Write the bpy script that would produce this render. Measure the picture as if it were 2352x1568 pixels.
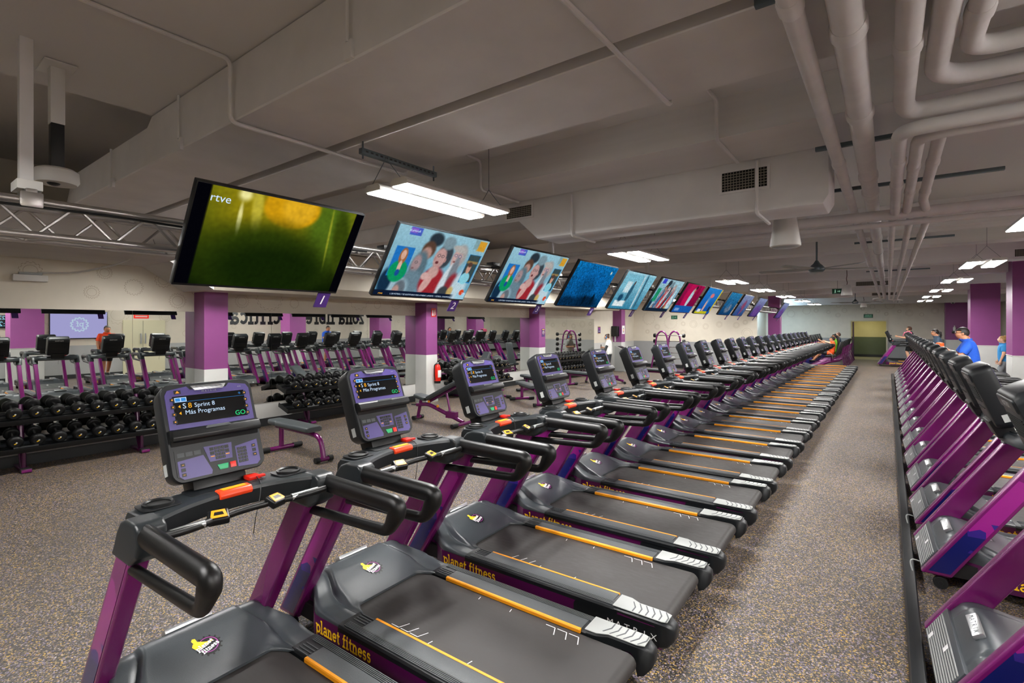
import bpy, bmesh, math, random
from math import sin, cos, pi, radians, sqrt, atan2, exp
from mathutils import Vector, Matrix
S = bpy.context.scene
C = S.collection
for o in list(bpy.data.objects): bpy.data.objects.remove(o)
random.seed(7)

# ---------------------------------------------------------------- camera, world, exposure
cd = bpy.data.cameras.new('camera'); cam = bpy.data.objects.new('camera', cd); C.objects.link(cam)
cam.location = (0, 0, 1.95)
cam.rotation_euler = (radians(90), 0, radians(36.82))
cd.sensor_width = 36.0; cd.lens = 1154.3/2352*36; cd.shift_y = -39/2352
cd.clip_start = 0.05; cd.clip_end = 200
S.camera = cam
w = bpy.data.worlds.new('world'); S.world = w; w.use_nodes = True
w.node_tree.nodes['Background'].inputs[0].default_value = (.5, .5, .55, 1)
w.node_tree.nodes['Background'].inputs[1].default_value = .1
S.view_settings.view_transform = 'Standard'; S.view_settings.look = 'None'
S.view_settings.exposure = 0.0; S.view_settings.gamma = 1; S.view_settings.use_curve_mapping = False
cy = S.cycles
cy.use_denoising = True
cy.max_bounces = 7; cy.diffuse_bounces = 4; cy.glossy_bounces = 4; cy.transmission_bounces = 2; cy.transparent_max_bounces = 4
cy.caustics_reflective = False; cy.caustics_refractive = False
cy.sample_clamp_indirect = 4.0
LAMP = 122.0          # radiance of the lamp diffusers

# ---------------------------------------------------------------- materials
def lin(c):
    if isinstance(c, str):
        c = [int(c[i:i+2], 16)/255 for i in (0, 2, 4)]
        c = [x/12.92 if x <= .04045 else ((x+.055)/1.055)**2.4 for x in c]
    return (*c[:3], 1)
MATS = {}
def mat(name, col, rough=.5, metal=0, coat=0, spec=.5, emit=0):
    m = bpy.data.materials.new(name); m.use_nodes = True; MATS[name] = m
    b = m.node_tree.nodes['Principled BSDF']
    b.inputs['Base Color'].default_value = lin(col); b.inputs['Roughness'].default_value = rough
    b.inputs['Metallic'].default_value = metal; b.inputs['Coat Weight'].default_value = coat
    b.inputs['Specular IOR Level'].default_value = spec
    b.inputs['Coat Roughness'].default_value = .18
    if emit:
        b.inputs['Emission Color'].default_value = lin(col); b.inputs['Emission Strength'].default_value = emit
    return m
def nodes(m): return m.node_tree.nodes, m.node_tree.links, m.node_tree.nodes['Principled BSDF']
def ramp(nt, stops, interp='LINEAR'):
    r = nt.new('ShaderNodeValToRGB'); r.color_ramp.interpolation = interp
    e = r.color_ramp.elements
    while len(e) > 1: e.remove(e[-1])
    e[0].position = stops[0][0]; e[0].color = lin(stops[0][1])
    for p, c in stops[1:]:
        x = e.new(p); x.color = lin(c)
    return r
def noisy(m, scale=30, amt=.08, bump=.0, coord='Object'):
    nt, L, b = nodes(m)
    t = nt.new('ShaderNodeTexCoord'); n = nt.new('ShaderNodeTexNoise'); n.inputs['Scale'].default_value = scale; n.inputs['Detail'].default_value = 5
    L.new(t.outputs[coord], n.inputs['Vector'])
    base = b.inputs['Base Color'].default_value[:3]
    lo = [max(0, x*(1-amt*2)) for x in base]; hi = [min(1, x*(1+amt*2)) for x in base]
    r = ramp(nt, [(.3, lo), (.7, hi)]); L.new(n.outputs['Fac'], r.inputs['Fac']); L.new(r.outputs['Color'], b.inputs['Base Color'])
    if bump:
        bp = nt.new('ShaderNodeBump'); bp.inputs['Strength'].default_value = bump; bp.inputs['Distance'].default_value = .002
        L.new(n.outputs['Fac'], bp.inputs['Height']); L.new(bp.outputs['Normal'], b.inputs['Normal'])
    return m
def banded(name, low, high, zc, rough=.6, band=None):
    """paint that changes colour at a height (a painted wainscot)"""
    m = mat(name, high, rough); nt, L, b = nodes(m)
    g = nt.new('ShaderNodeNewGeometry'); s = nt.new('ShaderNodeSeparateXYZ'); L.new(g.outputs['Position'], s.inputs[0])
    c = nt.new('ShaderNodeMath'); c.operation = 'GREATER_THAN'; c.inputs[1].default_value = zc; L.new(s.outputs['Z'], c.inputs[0])
    x = nt.new('ShaderNodeMix'); x.data_type = 'RGBA'; x.inputs['A'].default_value = lin(low); x.inputs['B'].default_value = lin(high)
    L.new(c.outputs[0], x.inputs['Factor'])
    n = nt.new('ShaderNodeTexNoise'); n.inputs['Scale'].default_value = 3; L.new(g.outputs['Position'], n.inputs['Vector'])
    r = ramp(nt, [(.3, (.93, .93, .93)), (.7, (1, 1, 1))]); L.new(n.outputs['Fac'], r.inputs['Fac'])
    y = nt.new('ShaderNodeMix'); y.data_type = 'RGBA'; y.blend_type = 'MULTIPLY'; y.inputs['Factor'].default_value = 1
    L.new(x.outputs['Result'], y.inputs['A']); L.new(r.outputs['Color'], y.inputs['B']); L.new(y.outputs['Result'], b.inputs['Base Color'])
    return m
WZ = 1.19
M_wall = banded('wall_paint', '9a9b9b', 'ddd5c4', WZ)
M_wall_mir = banded('mirror_wall_paint', 'c6c6c2', 'ddd5c4', WZ)
M_pillar = banded('pillar_paint', 'd2d3cf', '86417d', WZ, .45)
M_ceil = noisy(mat('ceiling_paint', 'dbd9d6', .85), 2.5, .03, coord='Generated')
M_duct = noisy(mat('duct_paint', 'dddbd9', .75), 3, .03)
M_pipe = noisy(mat('pipe_paint', 'dfdcda', .6), 6, .03)
M_white = mat('white_enamel', 'd8d6d0', .5)
M_black = mat('black_plastic', '07090b', .4, spec=.4)
M_rubber = mat('black_rubber', '0c0e0f', .55)
M_grip = noisy(mat('grip_rubber', '060708', .36, spec=.4), 700, .2, .2)
M_iron = mat('dumbbell_rubber', '050607', .45, spec=.35)
M_char = mat('charcoal_plastic', '101316', .42, spec=.38)
M_hood = noisy(mat('hood_plastic', '363b3f', .34), 300, .05, .15)
M_dash = noisy(mat('dash_plastic', '1d2225', .4, spec=.42), 300, .05, .15)
M_lgrey = mat('light_grey_plastic', '9ea19f', .45)
M_mgrey = noisy(mat('mid_grey_rubber', '43474a', .5), 300, .08, .4)
M_silver = mat('silver_metal', 'c4c7c8', .3, .9)
M_alu = mat('aluminium', 'b4b1ad', .32, .95)
M_chrome = mat('chrome', 'd0d0d0', .12, 1)
M_purple = mat('purple_enamel', '6f1560', .26, .25, .5)
M_purpled = mat('dark_purple_enamel', '4f1045', .28, .25, .5)
M_face = mat('console_purple', '463a7a', .38)
M_dpurp = mat('tag_purple', '3a1d62', .5)
M_orange = mat('orange_yellow', 'f09a12', .45)
M_yel = mat('yellow_print', 'f2c012', .5)
M_wht = mat('white_print', 'e2e2e2', .5)
M_red = mat('red_plastic', 'd3200f', .35)
M_redor = mat('stop_orange', 'e8431a', .4)
M_green = mat('green_button', '1aa267', .4)
M_dark = mat('dark_recess', '050506', .7)
M_exit = mat('exit_green', '0f4f37', .5)
M_steel = mat('galvanised_steel', '5b666b', .45, .7)
M_skin = noisy(mat('skin', 'b9805f', .5), 20, .03)
M_skin2 = noisy(mat('skin_light', 'd5a384', .5), 20, .03)
M_hair = mat('dark_hair', '17110e', .55)
M_hairg = mat('grey_hair', '55504a', .6)
M_hairb = mat('brown_hair', '4a2f20', .55)
M_vinyl = noisy(mat('bench_vinyl', '3e4447', .45), 200, .04, .2)
M_mag = mat('magenta_print', '9c3a92', .5)

m = M_floor = mat('rubber_floor', '5a554f', .55)
nt, L, b = nodes(m)
t = nt.new('ShaderNodeTexCoord'); v = nt.new('ShaderNodeTexVoronoi'); v.inputs['Scale'].default_value = 135
L.new(t.outputs['Object'], v.inputs['Vector']); sp = nt.new('ShaderNodeSeparateColor'); L.new(v.outputs['Color'], sp.inputs[0])
r = ramp(nt, [(0, '2a2725'), (.34, '3f3b38'), (.57, '5a544e'), (.70, '8d7a52'), (.79, '776d86'), (.88, 'b28f3e'), (.94, 'a0969a'), (.97, '7a604e')], 'CONSTANT')
L.new(sp.outputs[0], r.inputs['Fac'])
n = nt.new('ShaderNodeTexNoise'); n.inputs['Scale'].default_value = .9; n.inputs['Detail'].default_value = 3; L.new(t.outputs['Object'], n.inputs['Vector'])
r2 = ramp(nt, [(.3, (.86, .86, .86)), (.7, (1.05, 1.03, 1.0))]); L.new(n.outputs['Fac'], r2.inputs['Fac'])
mx = nt.new('ShaderNodeMix'); mx.data_type = 'RGBA'; mx.blend_type = 'MULTIPLY'; mx.inputs['Factor'].default_value = 1
L.new(r.outputs['Color'], mx.inputs['A']); L.new(r2.outputs['Color'], mx.inputs['B']); L.new(mx.outputs['Result'], b.inputs['Base Color'])

m = M_belt = mat('belt_rubber', '3d3b39', .6)
nt, L, b = nodes(m)
t = nt.new('ShaderNodeTexCoord'); mp = nt.new('ShaderNodeMapping'); mp.inputs['Scale'].default_value = (2.5, 9, 1); L.new(t.outputs['Object'], mp.inputs['Vector'])
n = nt.new('ShaderNodeTexNoise'); n.inputs['Scale'].default_value = 6; n.inputs['Detail'].default_value = 6; L.new(mp.outputs['Vector'], n.inputs['Vector'])
r = ramp(nt, [(.3, '242221'), (.7, '343130')]); L.new(n.outputs['Fac'], r.inputs['Fac']); L.new(r.outputs['Color'], b.inputs['Base Color'])
r = ramp(nt, [(.3, (.5, .5, .5)), (.7, (.68, .68, .68))]); L.new(n.outputs['Fac'], r.inputs['Fac']); L.new(r.outputs['Color'], b.inputs['Roughness'])

# camouflage-like print on the uprights: navy at the foot, violet, then magenta
m = M_print = mat('upright_print', '8a1a78', .24, .2, .5)
nt, L, b = nodes(m)
t = nt.new('ShaderNodeTexCoord'); s = nt.new('ShaderNodeSeparateXYZ'); L.new(t.outputs['Object'], s.inputs[0])
n = nt.new('ShaderNodeTexVoronoi'); n.inputs['Scale'].default_value = 9; L.new(t.outputs['Object'], n.inputs['Vector'])
sc = nt.new('ShaderNodeSeparateColor'); L.new(n.outputs['Color'], sc.inputs[0])
ma = nt.new('ShaderNodeMath'); ma.operation = 'MULTIPLY_ADD'; ma.inputs[1].default_value = .22; L.new(sc.outputs[0], ma.inputs[0]); L.new(s.outputs['Z'], ma.inputs[2])
r = ramp(nt, [(0, '141b5e'), (.50, '33217c'), (.62, '931d80'), (.9, '6f1562')], 'CONSTANT')
L.new(ma.outputs[0], r.inputs['Fac']); L.new(r.outputs['Color'], b.inputs['Base Color'])

m = M_lamp = bpy.data.materials.new('lamp_diffuser'); m.use_nodes = True; nt = m.node_tree; nt.nodes.clear()
e = nt.nodes.new('ShaderNodeEmission'); e.inputs[0].default_value = (1, .98, .955, 1); e.inputs[1].default_value = LAMP
o = nt.nodes.new('ShaderNodeOutputMaterial'); nt.links.new(e.outputs[0], o.inputs[0])
m = M_mirror = mat('mirror_glass', 'd9dcd8', .0, 1)

def emis(name, col, k):
    m = bpy.data.materials.new(name); m.use_nodes = True; nt = m.node_tree; nt.nodes.clear()
    e = nt.nodes.new('ShaderNodeEmission'); e.inputs[0].default_value = lin(col); e.inputs[1].default_value = k
    o = nt.nodes.new('ShaderNodeOutputMaterial'); nt.links.new(e.outputs[0], o.inputs[0]); return m
E_white = emis('lcd_white', 'cfe6ff', 1.0); E_blue = emis('lcd_blue', '3f8fd8', 1.0); E_yel = emis('lcd_yellow', 'ffb52a', 1.0)
E_grn = emis('lcd_green', '2fe58a', 1.0); E_exit = emis('exit_pictogram', '9fd8b4', .5); E_led = emis('led_clock', '9fe0ff', 1.2)
E_scr = mat('lcd_black', '050507', .18)
# picture shown on a screen: colours stored per vertex of the screen grid
m = E_pic = bpy.data.materials.new('screen_picture'); m.use_nodes = True; nt = m.node_tree; nt.nodes.clear()
a = nt.nodes.new('ShaderNodeAttribute'); a.attribute_name = 'Col'
e = nt.nodes.new('ShaderNodeEmission'); e.inputs[1].default_value = .85; nt.links.new(a.outputs['Color'], e.inputs[0])
o = nt.nodes.new('ShaderNodeOutputMaterial'); nt.links.new(e.outputs[0], o.inputs[0])

# ---------------------------------------------------------------- mesh helpers
def link(name, me, parent=None, **k):
    o = bpy.data.objects.new(name, me); C.objects.link(o)
    if parent: o.parent = parent
    for a, b_ in k.items(): o[a] = b_
    return o
def obj(name, bm, m, parent=None, bevel=0, seg=2, smooth=True, ang=40, **k):
    bmesh.ops.remove_doubles(bm, verts=bm.verts, dist=1e-6)
    if bevel:
        bmesh.ops.recalc_face_normals(bm, faces=bm.faces)
        es = [e for e in bm.edges if len(e.link_faces) == 2 and e.calc_face_angle(0) > radians(28)]
        if es: bmesh.ops.bevel(bm, geom=es, offset=bevel, segments=seg, affect='EDGES', profile=.6, clamp_overlap=True)
    bmesh.ops.recalc_face_normals(bm, faces=bm.faces)
    me = bpy.data.meshes.new(name); bm.to_mesh(me); bm.free()
    for x in (m if isinstance(m, (list, tuple)) else [m]): me.materials.append(x)
    if smooth:
        me.shade_smooth(); me.set_sharp_from_angle(angle=radians(ang))
    return link(name, me, parent, **k)
def thing(name, label, cat, loc=(0, 0, 0), rz=0, group=None):
    o = link(name, None); o.location = loc; o.rotation_euler = (0, 0, rz); o['label'] = label; o['category'] = cat
    if group: o['group'] = group
    return o
def tag(o, label, cat, group=None):
    o['label'] = label; o['category'] = cat
    if group: o['group'] = group
    return o
def dup(root, loc, rz=None, label=None, group=None):
    r = root.copy(); C.objects.link(r); r.location = loc
    if rz is not None: r.rotation_euler = (0, 0, rz)
    if label: r['label'] = label
    if group: r['group'] = group
    for ch in KIDS(root):
        c = ch.copy(); C.objects.link(c); c.parent = r
        for g in KIDS(ch):
            d = g.copy(); C.objects.link(d); d.parent = c
    return r
_kids = {}
def KIDS(o):
    if o.name not in _kids: _kids[o.name] = [x for x in bpy.data.objects if x.parent == o]
    return _kids[o.name]
def B(): return bmesh.new()
def box(bm, x0, x1, y0, y1, z0, z1, M=None, mi=0):
    v = [bm.verts.new(M @ Vector(p) if M else p) for p in ((x0, y0, z0), (x1, y0, z0), (x1, y1, z0), (x0, y1, z0), (x0, y0, z1), (x1, y0, z1), (x1, y1, z1), (x0, y1, z1))]
    for f in ((0, 3, 2, 1), (4, 5, 6, 7), (0, 1, 5, 4), (1, 2, 6, 5), (2, 3, 7, 6), (3, 0, 4, 7)):
        bm.faces.new([v[i] for i in f]).material_index = mi
    return bm
def bx(x0, x1, y0, y1, z0, z1): return box(B(), x0, x1, y0, y1, z0, z1)
def prism(bm, pts, a0, a1, axis='y', M=None, mi=0):
    """polygon (u,v) extruded along an axis: y -> (u,a,v), x -> (a,u,v), z -> (u,v,a)"""
    P = {'y': lambda u, v, a: (u, a, v), 'x': lambda u, v, a: (a, u, v), 'z': lambda u, v, a: (u, v, a)}[axis]
    A = [bm.verts.new(M @ Vector(P(u, v, a0)) if M else P(u, v, a0)) for u, v in pts]
    D = [bm.verts.new(M @ Vector(P(u, v, a1)) if M else P(u, v, a1)) for u, v in pts]
    n = len(pts)
    bm.faces.new(A).material_index = mi; bm.faces.new(D[::-1]).material_index = mi
    for i in range(n): bm.faces.new((A[i], D[i], D[(i+1) % n], A[(i+1) % n])).material_index = mi
    return bm
def loft(bm, rings, closed=True, caps=True):
    V = [[bm.verts.new(p) for p in r] for r in rings]
    n = len(rings[0])
    for a, b_ in zip(V, V[1:]):
        for i in range(n if closed else n-1): bm.faces.new((a[i], a[(i+1) % n], b_[(i+1) % n], b_[i]))
    if caps and closed: bm.faces.new(V[0][::-1]); bm.faces.new(V[-1])
    return bm
def tube(bm, path, r, n=12, caps=True, sx=1.0, up=None):
    """round (or flattened: sx) bar along a path; r may be a list"""
    P = [Vector(p) for p in path]; R = r if isinstance(r, (list, tuple)) else [r]*len(P)
    rings = []; prev = None
    for i, p in enumerate(P):
        t_ = ((P[i+1]-p).normalized() if i == 0 else (p-P[i-1]).normalized() if i == len(P)-1 else ((P[i+1]-p).normalized()+(p-P[i-1]).normalized()).normalized())
        if prev is None:
            u = (Vector(up) if up else (Vector((0, 0, 1)) if abs(t_.z) < .9 else Vector((1, 0, 0))))
        else: u = prev
        u = (u - t_*u.dot(t_)).normalized(); prev = u; w_ = t_.cross(u)
        k = 1.0
        if 0 < i < len(P)-1:
            k = 1/max(.5, sqrt((1+(P[i+1]-p).normalized().dot((p-P[i-1]).normalized()))/2))
        rings.append([p+u*R[i]*cos(2*pi*j/n)*k*sx+w_*R[i]*sin(2*pi*j/n)*k for j in range(n)])
    return loft(bm, rings, True, caps)
def arc(path, rad, n=5):
    """round off the corners of a polyline"""
    P = [Vector(p) for p in path]; out = [P[0]]
    for a, b_, c in zip(P, P[1:], P[2:]):
        d1 = (a-b_); d2 = (c-b_); r_ = min(rad, d1.length*.49, d2.length*.49); p1 = b_+d1.normalized()*r_; p2 = b_+d2.normalized()*r_
        for i in range(n+1):
            s_ = i/n; out.append(p1*(1-s_)**2+b_*2*s_*(1-s_)+p2*s_*s_)
    return out+[P[-1]]
def lathe(bm, prof, n=24, M=None):
    rings = [[(r_*cos(2*pi*j/n), r_*sin(2*pi*j/n), z) for j in range(n)] for r_, z in prof]
    if M: rings = [[M @ Vector(p) for p in q] for q in rings]
    return loft(bm, rings)
def ell(bm, c, r_, n=14, M=None):
    rr = [r_]*3 if isinstance(r_, (int, float)) else tuple(r_)
    X = Matrix.Translation(c) @ Matrix.Diagonal((*rr, 1))
    if M: X = M @ X
    bmesh.ops.create_uvsphere(bm, u_segments=n, v_segments=max(6, n*2//3), radius=1, matrix=X); return bm
def rrect(w_, h_, r_, n=4):
    out = []
    for cx, cy_, a0 in ((w_/2-r_, h_/2-r_, 0), (-w_/2+r_, h_/2-r_, 90), (-w_/2+r_, -h_/2+r_, 180), (w_/2-r_, -h_/2+r_, 270)):
        for i in range(n+1):
            a = radians(a0+90*i/n); out.append((cx+r_*cos(a), cy_+r_*sin(a)))
    return out
_txt = {}
def text2d(s, size, align='CENTER'):
    """text as flat verts and faces: the built-in letter shapes"""
    key = (s, align)
    if key not in _txt:
        cu = bpy.data.curves.new('t', 'FONT'); cu.body = s; cu.size = 1; cu.align_x = align; cu.align_y = 'CENTER'; cu.resolution_u = 3; cu.offset = 0
        o = bpy.data.objects.new('t', cu); C.objects.link(o)
        bpy.context.view_layer.update()
        me = bpy.data.meshes.new_from_object(o.evaluated_get(bpy.context.evaluated_depsgraph_get()))
        _txt[key] = ([tuple(v.co[:2]) for v in me.vertices], [tuple(p.vertices) for p in me.polygons])
        bpy.data.objects.remove(o); bpy.data.curves.remove(cu); bpy.data.meshes.remove(me)
    V, F = _txt[key]
    return [(x*size, y*size) for x, y in V], F
# slab-serif stroke letters (x height 1) for the big painted words
def A_(cx, cy_, rx, ry, a0, a1, n=10): return [(cx+rx*cos(radians(a0+(a1-a0)*i/n)), cy_+ry*sin(radians(a0+(a1-a0)*i/n))) for i in range(n+1)]
T_ = .22
def ser(x, y, w_=.5): return [(x-w_/2, y), (x+w_/2, y)]
O_ = A_(.42, .5, .36, .42, 0, 360, 16)
GL = {
 'p': (.95, [A_(.5, .5, .36, .42, 150, -150, 14), [(.16, 1), (.16, -.5)], ser(.16, -.5), [(-.05, .97), (.16, .97)]]),
 'l': (.5, [[(.22, 1.5), (.22, .05)], ser(.22, .05, .52), [(.0, 1.47), (.22, 1.47)]]),
 'a': (.88, [A_(.4, .28, .3, .24, 0, 360, 14), A_(.42, .62, .28, .33, 150, 0, 8)+[(.7, .05)], [(.7, .06), (.86, .06)]]),
 'n': (1.0, [[(.18, .95), (.18, .05)], A_(.47, .55, .28, .38, 170, 0, 8)+[(.75, .05)], ser(.18, .05, .46), ser(.76, .05, .4), [(.0, .95), (.18, .95)]]),
 'e': (.85, [[(.08, .52), (.74, .52)], A_(.42, .5, .34, .42, 5, 315, 14)]),
 't': (.62, [[(.26, 1.3), (.26, .25)]+A_(.44, .24, .18, .18, 180, 290, 5), [(.02, .92), (.55, .92)]]),
 'f': (.62, [[(.24, .05), (.24, 1.2)]+A_(.44, 1.2, .2, .24, 180, 60, 5), [(.02, .92), (.52, .92)], ser(.24, .05, .5)]),
 'i': (.5, [[(.22, .95), (.22, .05)], ser(.22, .05, .5), [(.02, .95), (.22, .95)], [(.22, 1.2), (.22, 1.42)]]),
 'í': (.5, [[(.22, .95), (.22, .05)], ser(.22, .05, .5), [(.02, .95), (.22, .95)], [(.18, 1.15), (.36, 1.45)]]),
 's': (.75, [A_(.36, .71, .24, .22, 30, 250, 8)+A_(.36, .28, .26, .24, 80, -150, 9)]),
 'z': (.8, [[(.08, .93), (.66, .93), (.1, .07), (.7, .07)]]),
 'o': (.88, [O_]),
 'b': (.95, [A_(.44, .5, .36, .42, 150, -150, 14), [(.14, 1.5), (.14, .05)], [(-.04, 1.47), (.14, 1.47)]]),
 'd': (.95, [A_(.42, .5, .36, .42, 30, 330, 14), [(.74, 1.5), (.74, .05)], [(.56, 1.47), (.74, 1.47)], [(.74, .05), (.9, .05)]]),
 'c': (.8, [A_(.42, .5, .34, .42, 45, 315, 12)]),
 'r': (.72, [[(.2, .95), (.2, .05)], A_(.5, .55, .3, .36, 170, 70, 6), ser(.2, .05, .5), [(.02, .95), (.2, .95)]]),
 ' ': (.45, []),
}
def slab2d(s, xh, th=T_):
    """flat letters: list of quads in 2D, x height xh"""
    V = []; F = []; D = []; x = 0
    for ch in s:
        w_, st = GL[ch]
        for ln in st:
            for (ax, ay), (bx_, by) in zip(ln, ln[1:]):
                dx, dy = bx_-ax, by-ay; l_ = sqrt(dx*dx+dy*dy) or 1; nx, ny = -dy/l_*th/2, dx/l_*th/2; ex, ey = dx/l_*th*.22, dy/l_*th*.22
                i = len(V)
                V += [((x+p)*xh, q*xh) for p, q in ((ax+nx-ex, ay+ny-ey), (ax-nx-ex, ay-ny-ey), (bx_-nx+ex, by-ny+ey), (bx_+nx+ex, by+ny+ey))]
                F.append((i, i+1, i+2, i+3)); D += [.00011*((i//4) % 6)]*4
        x += w_+.12
    return V, F, x*xh, D
def flat(bm, VF, fn, mi=0):
    """put flat 2D shapes into the mesh through a placing function (x,y)->point"""
    V, F = VF[0], VF[1]
    vs = []
    for i, (x, y) in enumerate(V):
        p = Vector(fn(x, y))
        if len(VF) > 3 and VF[3][i]: p = p+(Vector(fn(x+1e-3, y))-p).cross(Vector(fn(x, y+1e-3))-p).normalized()*VF[3][i]
        vs.append(bm.verts.new(p))
    for f in F:
        try: bm.faces.new([vs[i] for i in f]).material_index = mi
        except ValueError: pass
    return bm
def poly(pts): return pts, [tuple(range(len(pts)))]
def disc(cx, cy_, r_, n=20, ry=None): return poly([(cx+r_*cos(2*pi*i/n), cy_+(ry or r_)*sin(2*pi*i/n)) for i in range(n)])
def rect(x0, x1, y0, y1): return poly([(x0, y0), (x1, y0), (x1, y1), (x0, y1)])
def ringf(cx, cy_, r0, r1, n=28, k=1.0):
    V = []; F = []
    for i in range(n):
        a = 2*pi*i/n; V += [(cx+r0*cos(a), cy_+k*r0*sin(a)), (cx+r1*cos(a), cy_+k*r1*sin(a))]
    for i in range(n): j = (i+1) % n; F.append((2*i, 2*i+1, 2*j+1, 2*j))
    return V, F
def gear_outline(cx, cy_, r_, teeth=16, t=.012):
    P = []
    for i in range(teeth):
        for da, k in ((0, .88), (.22, .88), (.28, 1), (.72, 1), (.78, .88)):
            a = 2*pi*(i+da)/teeth; P.append((a, r_*k))
    V = []; F = []; n = len(P)
    for a, q in P: V += [(cx+q*cos(a), cy_+q*sin(a)), (cx+(q-t)*cos(a), cy_+(q-t)*sin(a))]
    for i in range(n): j = (i+1) % n; F.append((2*i, 2*i+1, 2*j+1, 2*j))
    return V, F
def gear_solid(cx, cy_, r_, teeth=14):
    P = []
    for i in range(teeth):
        for da, k in ((0, .86), (.3, .86), (.36, 1), (.64, 1), (.7, .86)):
            a = 2*pi*(i+da)/teeth; P.append((cx+r_*k*cos(a), cy_+r_*k*sin(a)))
    V = [(cx, cy_)]+P; n = len(P)
    return V, [(0, 1+i, 1+(i+1) % n) for i in range(n)]
ORD = 'first second third fourth fifth sixth seventh eighth ninth tenth eleventh twelfth thirteenth fourteenth fifteenth sixteenth seventeenth eighteenth nineteenth twentieth'.split()+['twenty-'+x for x in 'first second third fourth fifth'.split()]

# ---------------------------------------------------------------- the room
def struct(name, bm, m, parent=None, **k):
    o = obj(name, bm, m, parent, smooth=False, **k); o['kind'] = 'structure'; return o
WX = -9.6           # face of the mirror wall
RX = 4.4            # face of the right wall
FY = 34.0           # face of the far wall
struct('floor', bx(-10.2, 5, -6.2, 34.2, -.2, 0), M_floor)
struct('wall_left', bx(WX-.2, WX, -6, 22.4, 0, 4.2), M_wall_mir)
struct('wall_back', bx(WX-.2, -4.3, 22.4, 22.55, 0, 4.2), M_wall)
struct('wall_alcove', bx(-6.2, -6.0, 22.55, FY, 0, 4.2), M_wall)
bm = B(); box(bm, -6.2, -1.67, FY, FY+.2, 0, 4.2); box(bm, -.08, 5, FY, FY+.2, 0, 4.2); box(bm, -1.67, -.08, FY, FY+.2, 2.14, 4.2)
struct('wall_far', bm, M_wall)
struct('wall_right', bx(RX, RX+.2, -6, FY, 0, 4.2), M_wall)
struct('wall_near', bx(-9.6, 4.4, -6.2, -6, 0, 4.2), M_wall)
bm = B(); box(bm, -4.66, 5, -6, 34, 3.6, 4.4); box(bm, -9.8, -4.66, -6, 34, 4.2, 4.4)
struct('ceiling', bm, M_ceil)
M_baseb = mat('baseboard_black', '14181a', .45)
struct('baseboard_left', bx(WX, WX+.02, -6, 22.4, 0, .15), M_baseb)
struct('baseboard_back', bx(WX, -4.3, 22.38, 22.4, 0, .15), M_baseb)
bm = B(); box(bm, -6, -1.72, FY-.02, FY, 0, .15); box(bm, -.04, RX, FY-.02, FY, 0, .15); struct('baseboard_far', bm, M_baseb)
struct('baseboard_right', bx(RX-.02, RX, -6, FY, 0, .15), M_baseb)
# corridor behind the far doorway
M_corr = banded('corridor_paint', '59654f', 'cfc694', 1.2)
M_tile = mat('corridor_tile', 'a8a48c', .35)
struct('floor_corridor', bx(-2.6, .1, 34.2, 37.2, -.2, 0), M_tile)
bm = B(); box(bm, -2.6, .1, 37.2, 37.3, 0, 2.6); box(bm, -2.0, -1.9, 34.2, 37.2, 0, 2.6); box(bm, -.08, .02, 34.2, 37.2, 0, 2.6); box(bm, -2.6, .1, 34.2, 37.3, 2.6, 2.7)
struct('wall_corridor', bm, M_corr)
bm = B(); box(bm, -1.9, -.08, 37.17, 37.2, 0, .15); struct('baseboard_corridor', bm, M_baseb)
bm = B(); box(bm, -1.72, -1.66, FY-.03, FY+.22, 0, 2.129); box(bm, -.09, -.03, FY-.03, FY+.22, 0, 2.129); box(bm, -1.72, -.03, FY-.03, FY+.22, 2.13, 2.19)
d = struct('door_1', bm, mat('door_frame_cream', 'cfc8ae', .5))
struct('door_leaf', bx(-1.62, -1.57, FY+.23, FY+1.0, .01, 2.1), mat('door_purple', '3b1746', .45), d)
ld = bpy.data.lights.new('corridor_lamp', 'AREA'); ld.energy = 19; ld.color = (1, .95, .72); ld.size = .6
lo = bpy.data.objects.new('corridor_lamp', ld); C.objects.link(lo); lo.location = (-1, 35.8, 2.55)
ld = bpy.data.lights.new('alcove_fill', 'AREA'); ld.energy = 90; ld.color = (.55, .8, 1); ld.size = 1.2  # cool fill light, added to tint the far left wall blue
lo = bpy.data.objects.new('alcove_fill', ld); C.objects.link(lo); lo.location = (-5.2, 31.0, 3.2); lo.rotation_euler = (radians(35), 0, 0)

# faint gear pattern on the cream paint
M_gear = mat('gear_print', 'b9ac98', .6)
def gears(name, parent, n, u0, u1, v0, v1, fn, rmax=.3, t=.012, seed=1):
    R = random.Random(seed); bm = B(); used = []
    for _ in range(n*12):
        r_ = R.choice([.1, .13, .17, .22, rmax]); u, v_ = R.uniform(u0, u1), R.uniform(v0, v1)
        if v_+r_ > v1 or v_-r_ < v0-.05 or any((u-a)**2+(v_-b_)**2 < (r_+c+.12)**2 for a, b_, c in used): continue
        used.append((u, v_, r_)); flat(bm, gear_outline(u, v_, r_, R.choice([12, 14, 18]), t), fn)
        if R.random() < .6: flat(bm, ringf(u, v_, r_*.62-t*.7, r_*.62, 32), fn)
        if len(used) >= n: break
    struct(name, bm, M_gear, bpy.data.objects[parent])
gears('gear_pattern', 'wall_left', 70, -1, 18, 2.26, 2.85, lambda u, v_: (WX+.002, u, v_), .27, .009, 3)
gears('gear_pattern', 'wall_back', 22, -9.0, -4.5, 1.4, 3.2, lambda u, v_: (u, 22.398, v_), .3, .012, 5)
gears('gear_pattern', 'wall_far', 46, -5.5, 4.0, 2.35, 3.4, lambda u, v_: (u, FY-.002, v_), .36, .014, 8)
gears('gear_pattern', 'wall_right', 60, 2, 30, 1.4, 3.0, lambda u, v_: (RX-.002, u, v_), .36, .012, 9)

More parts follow.
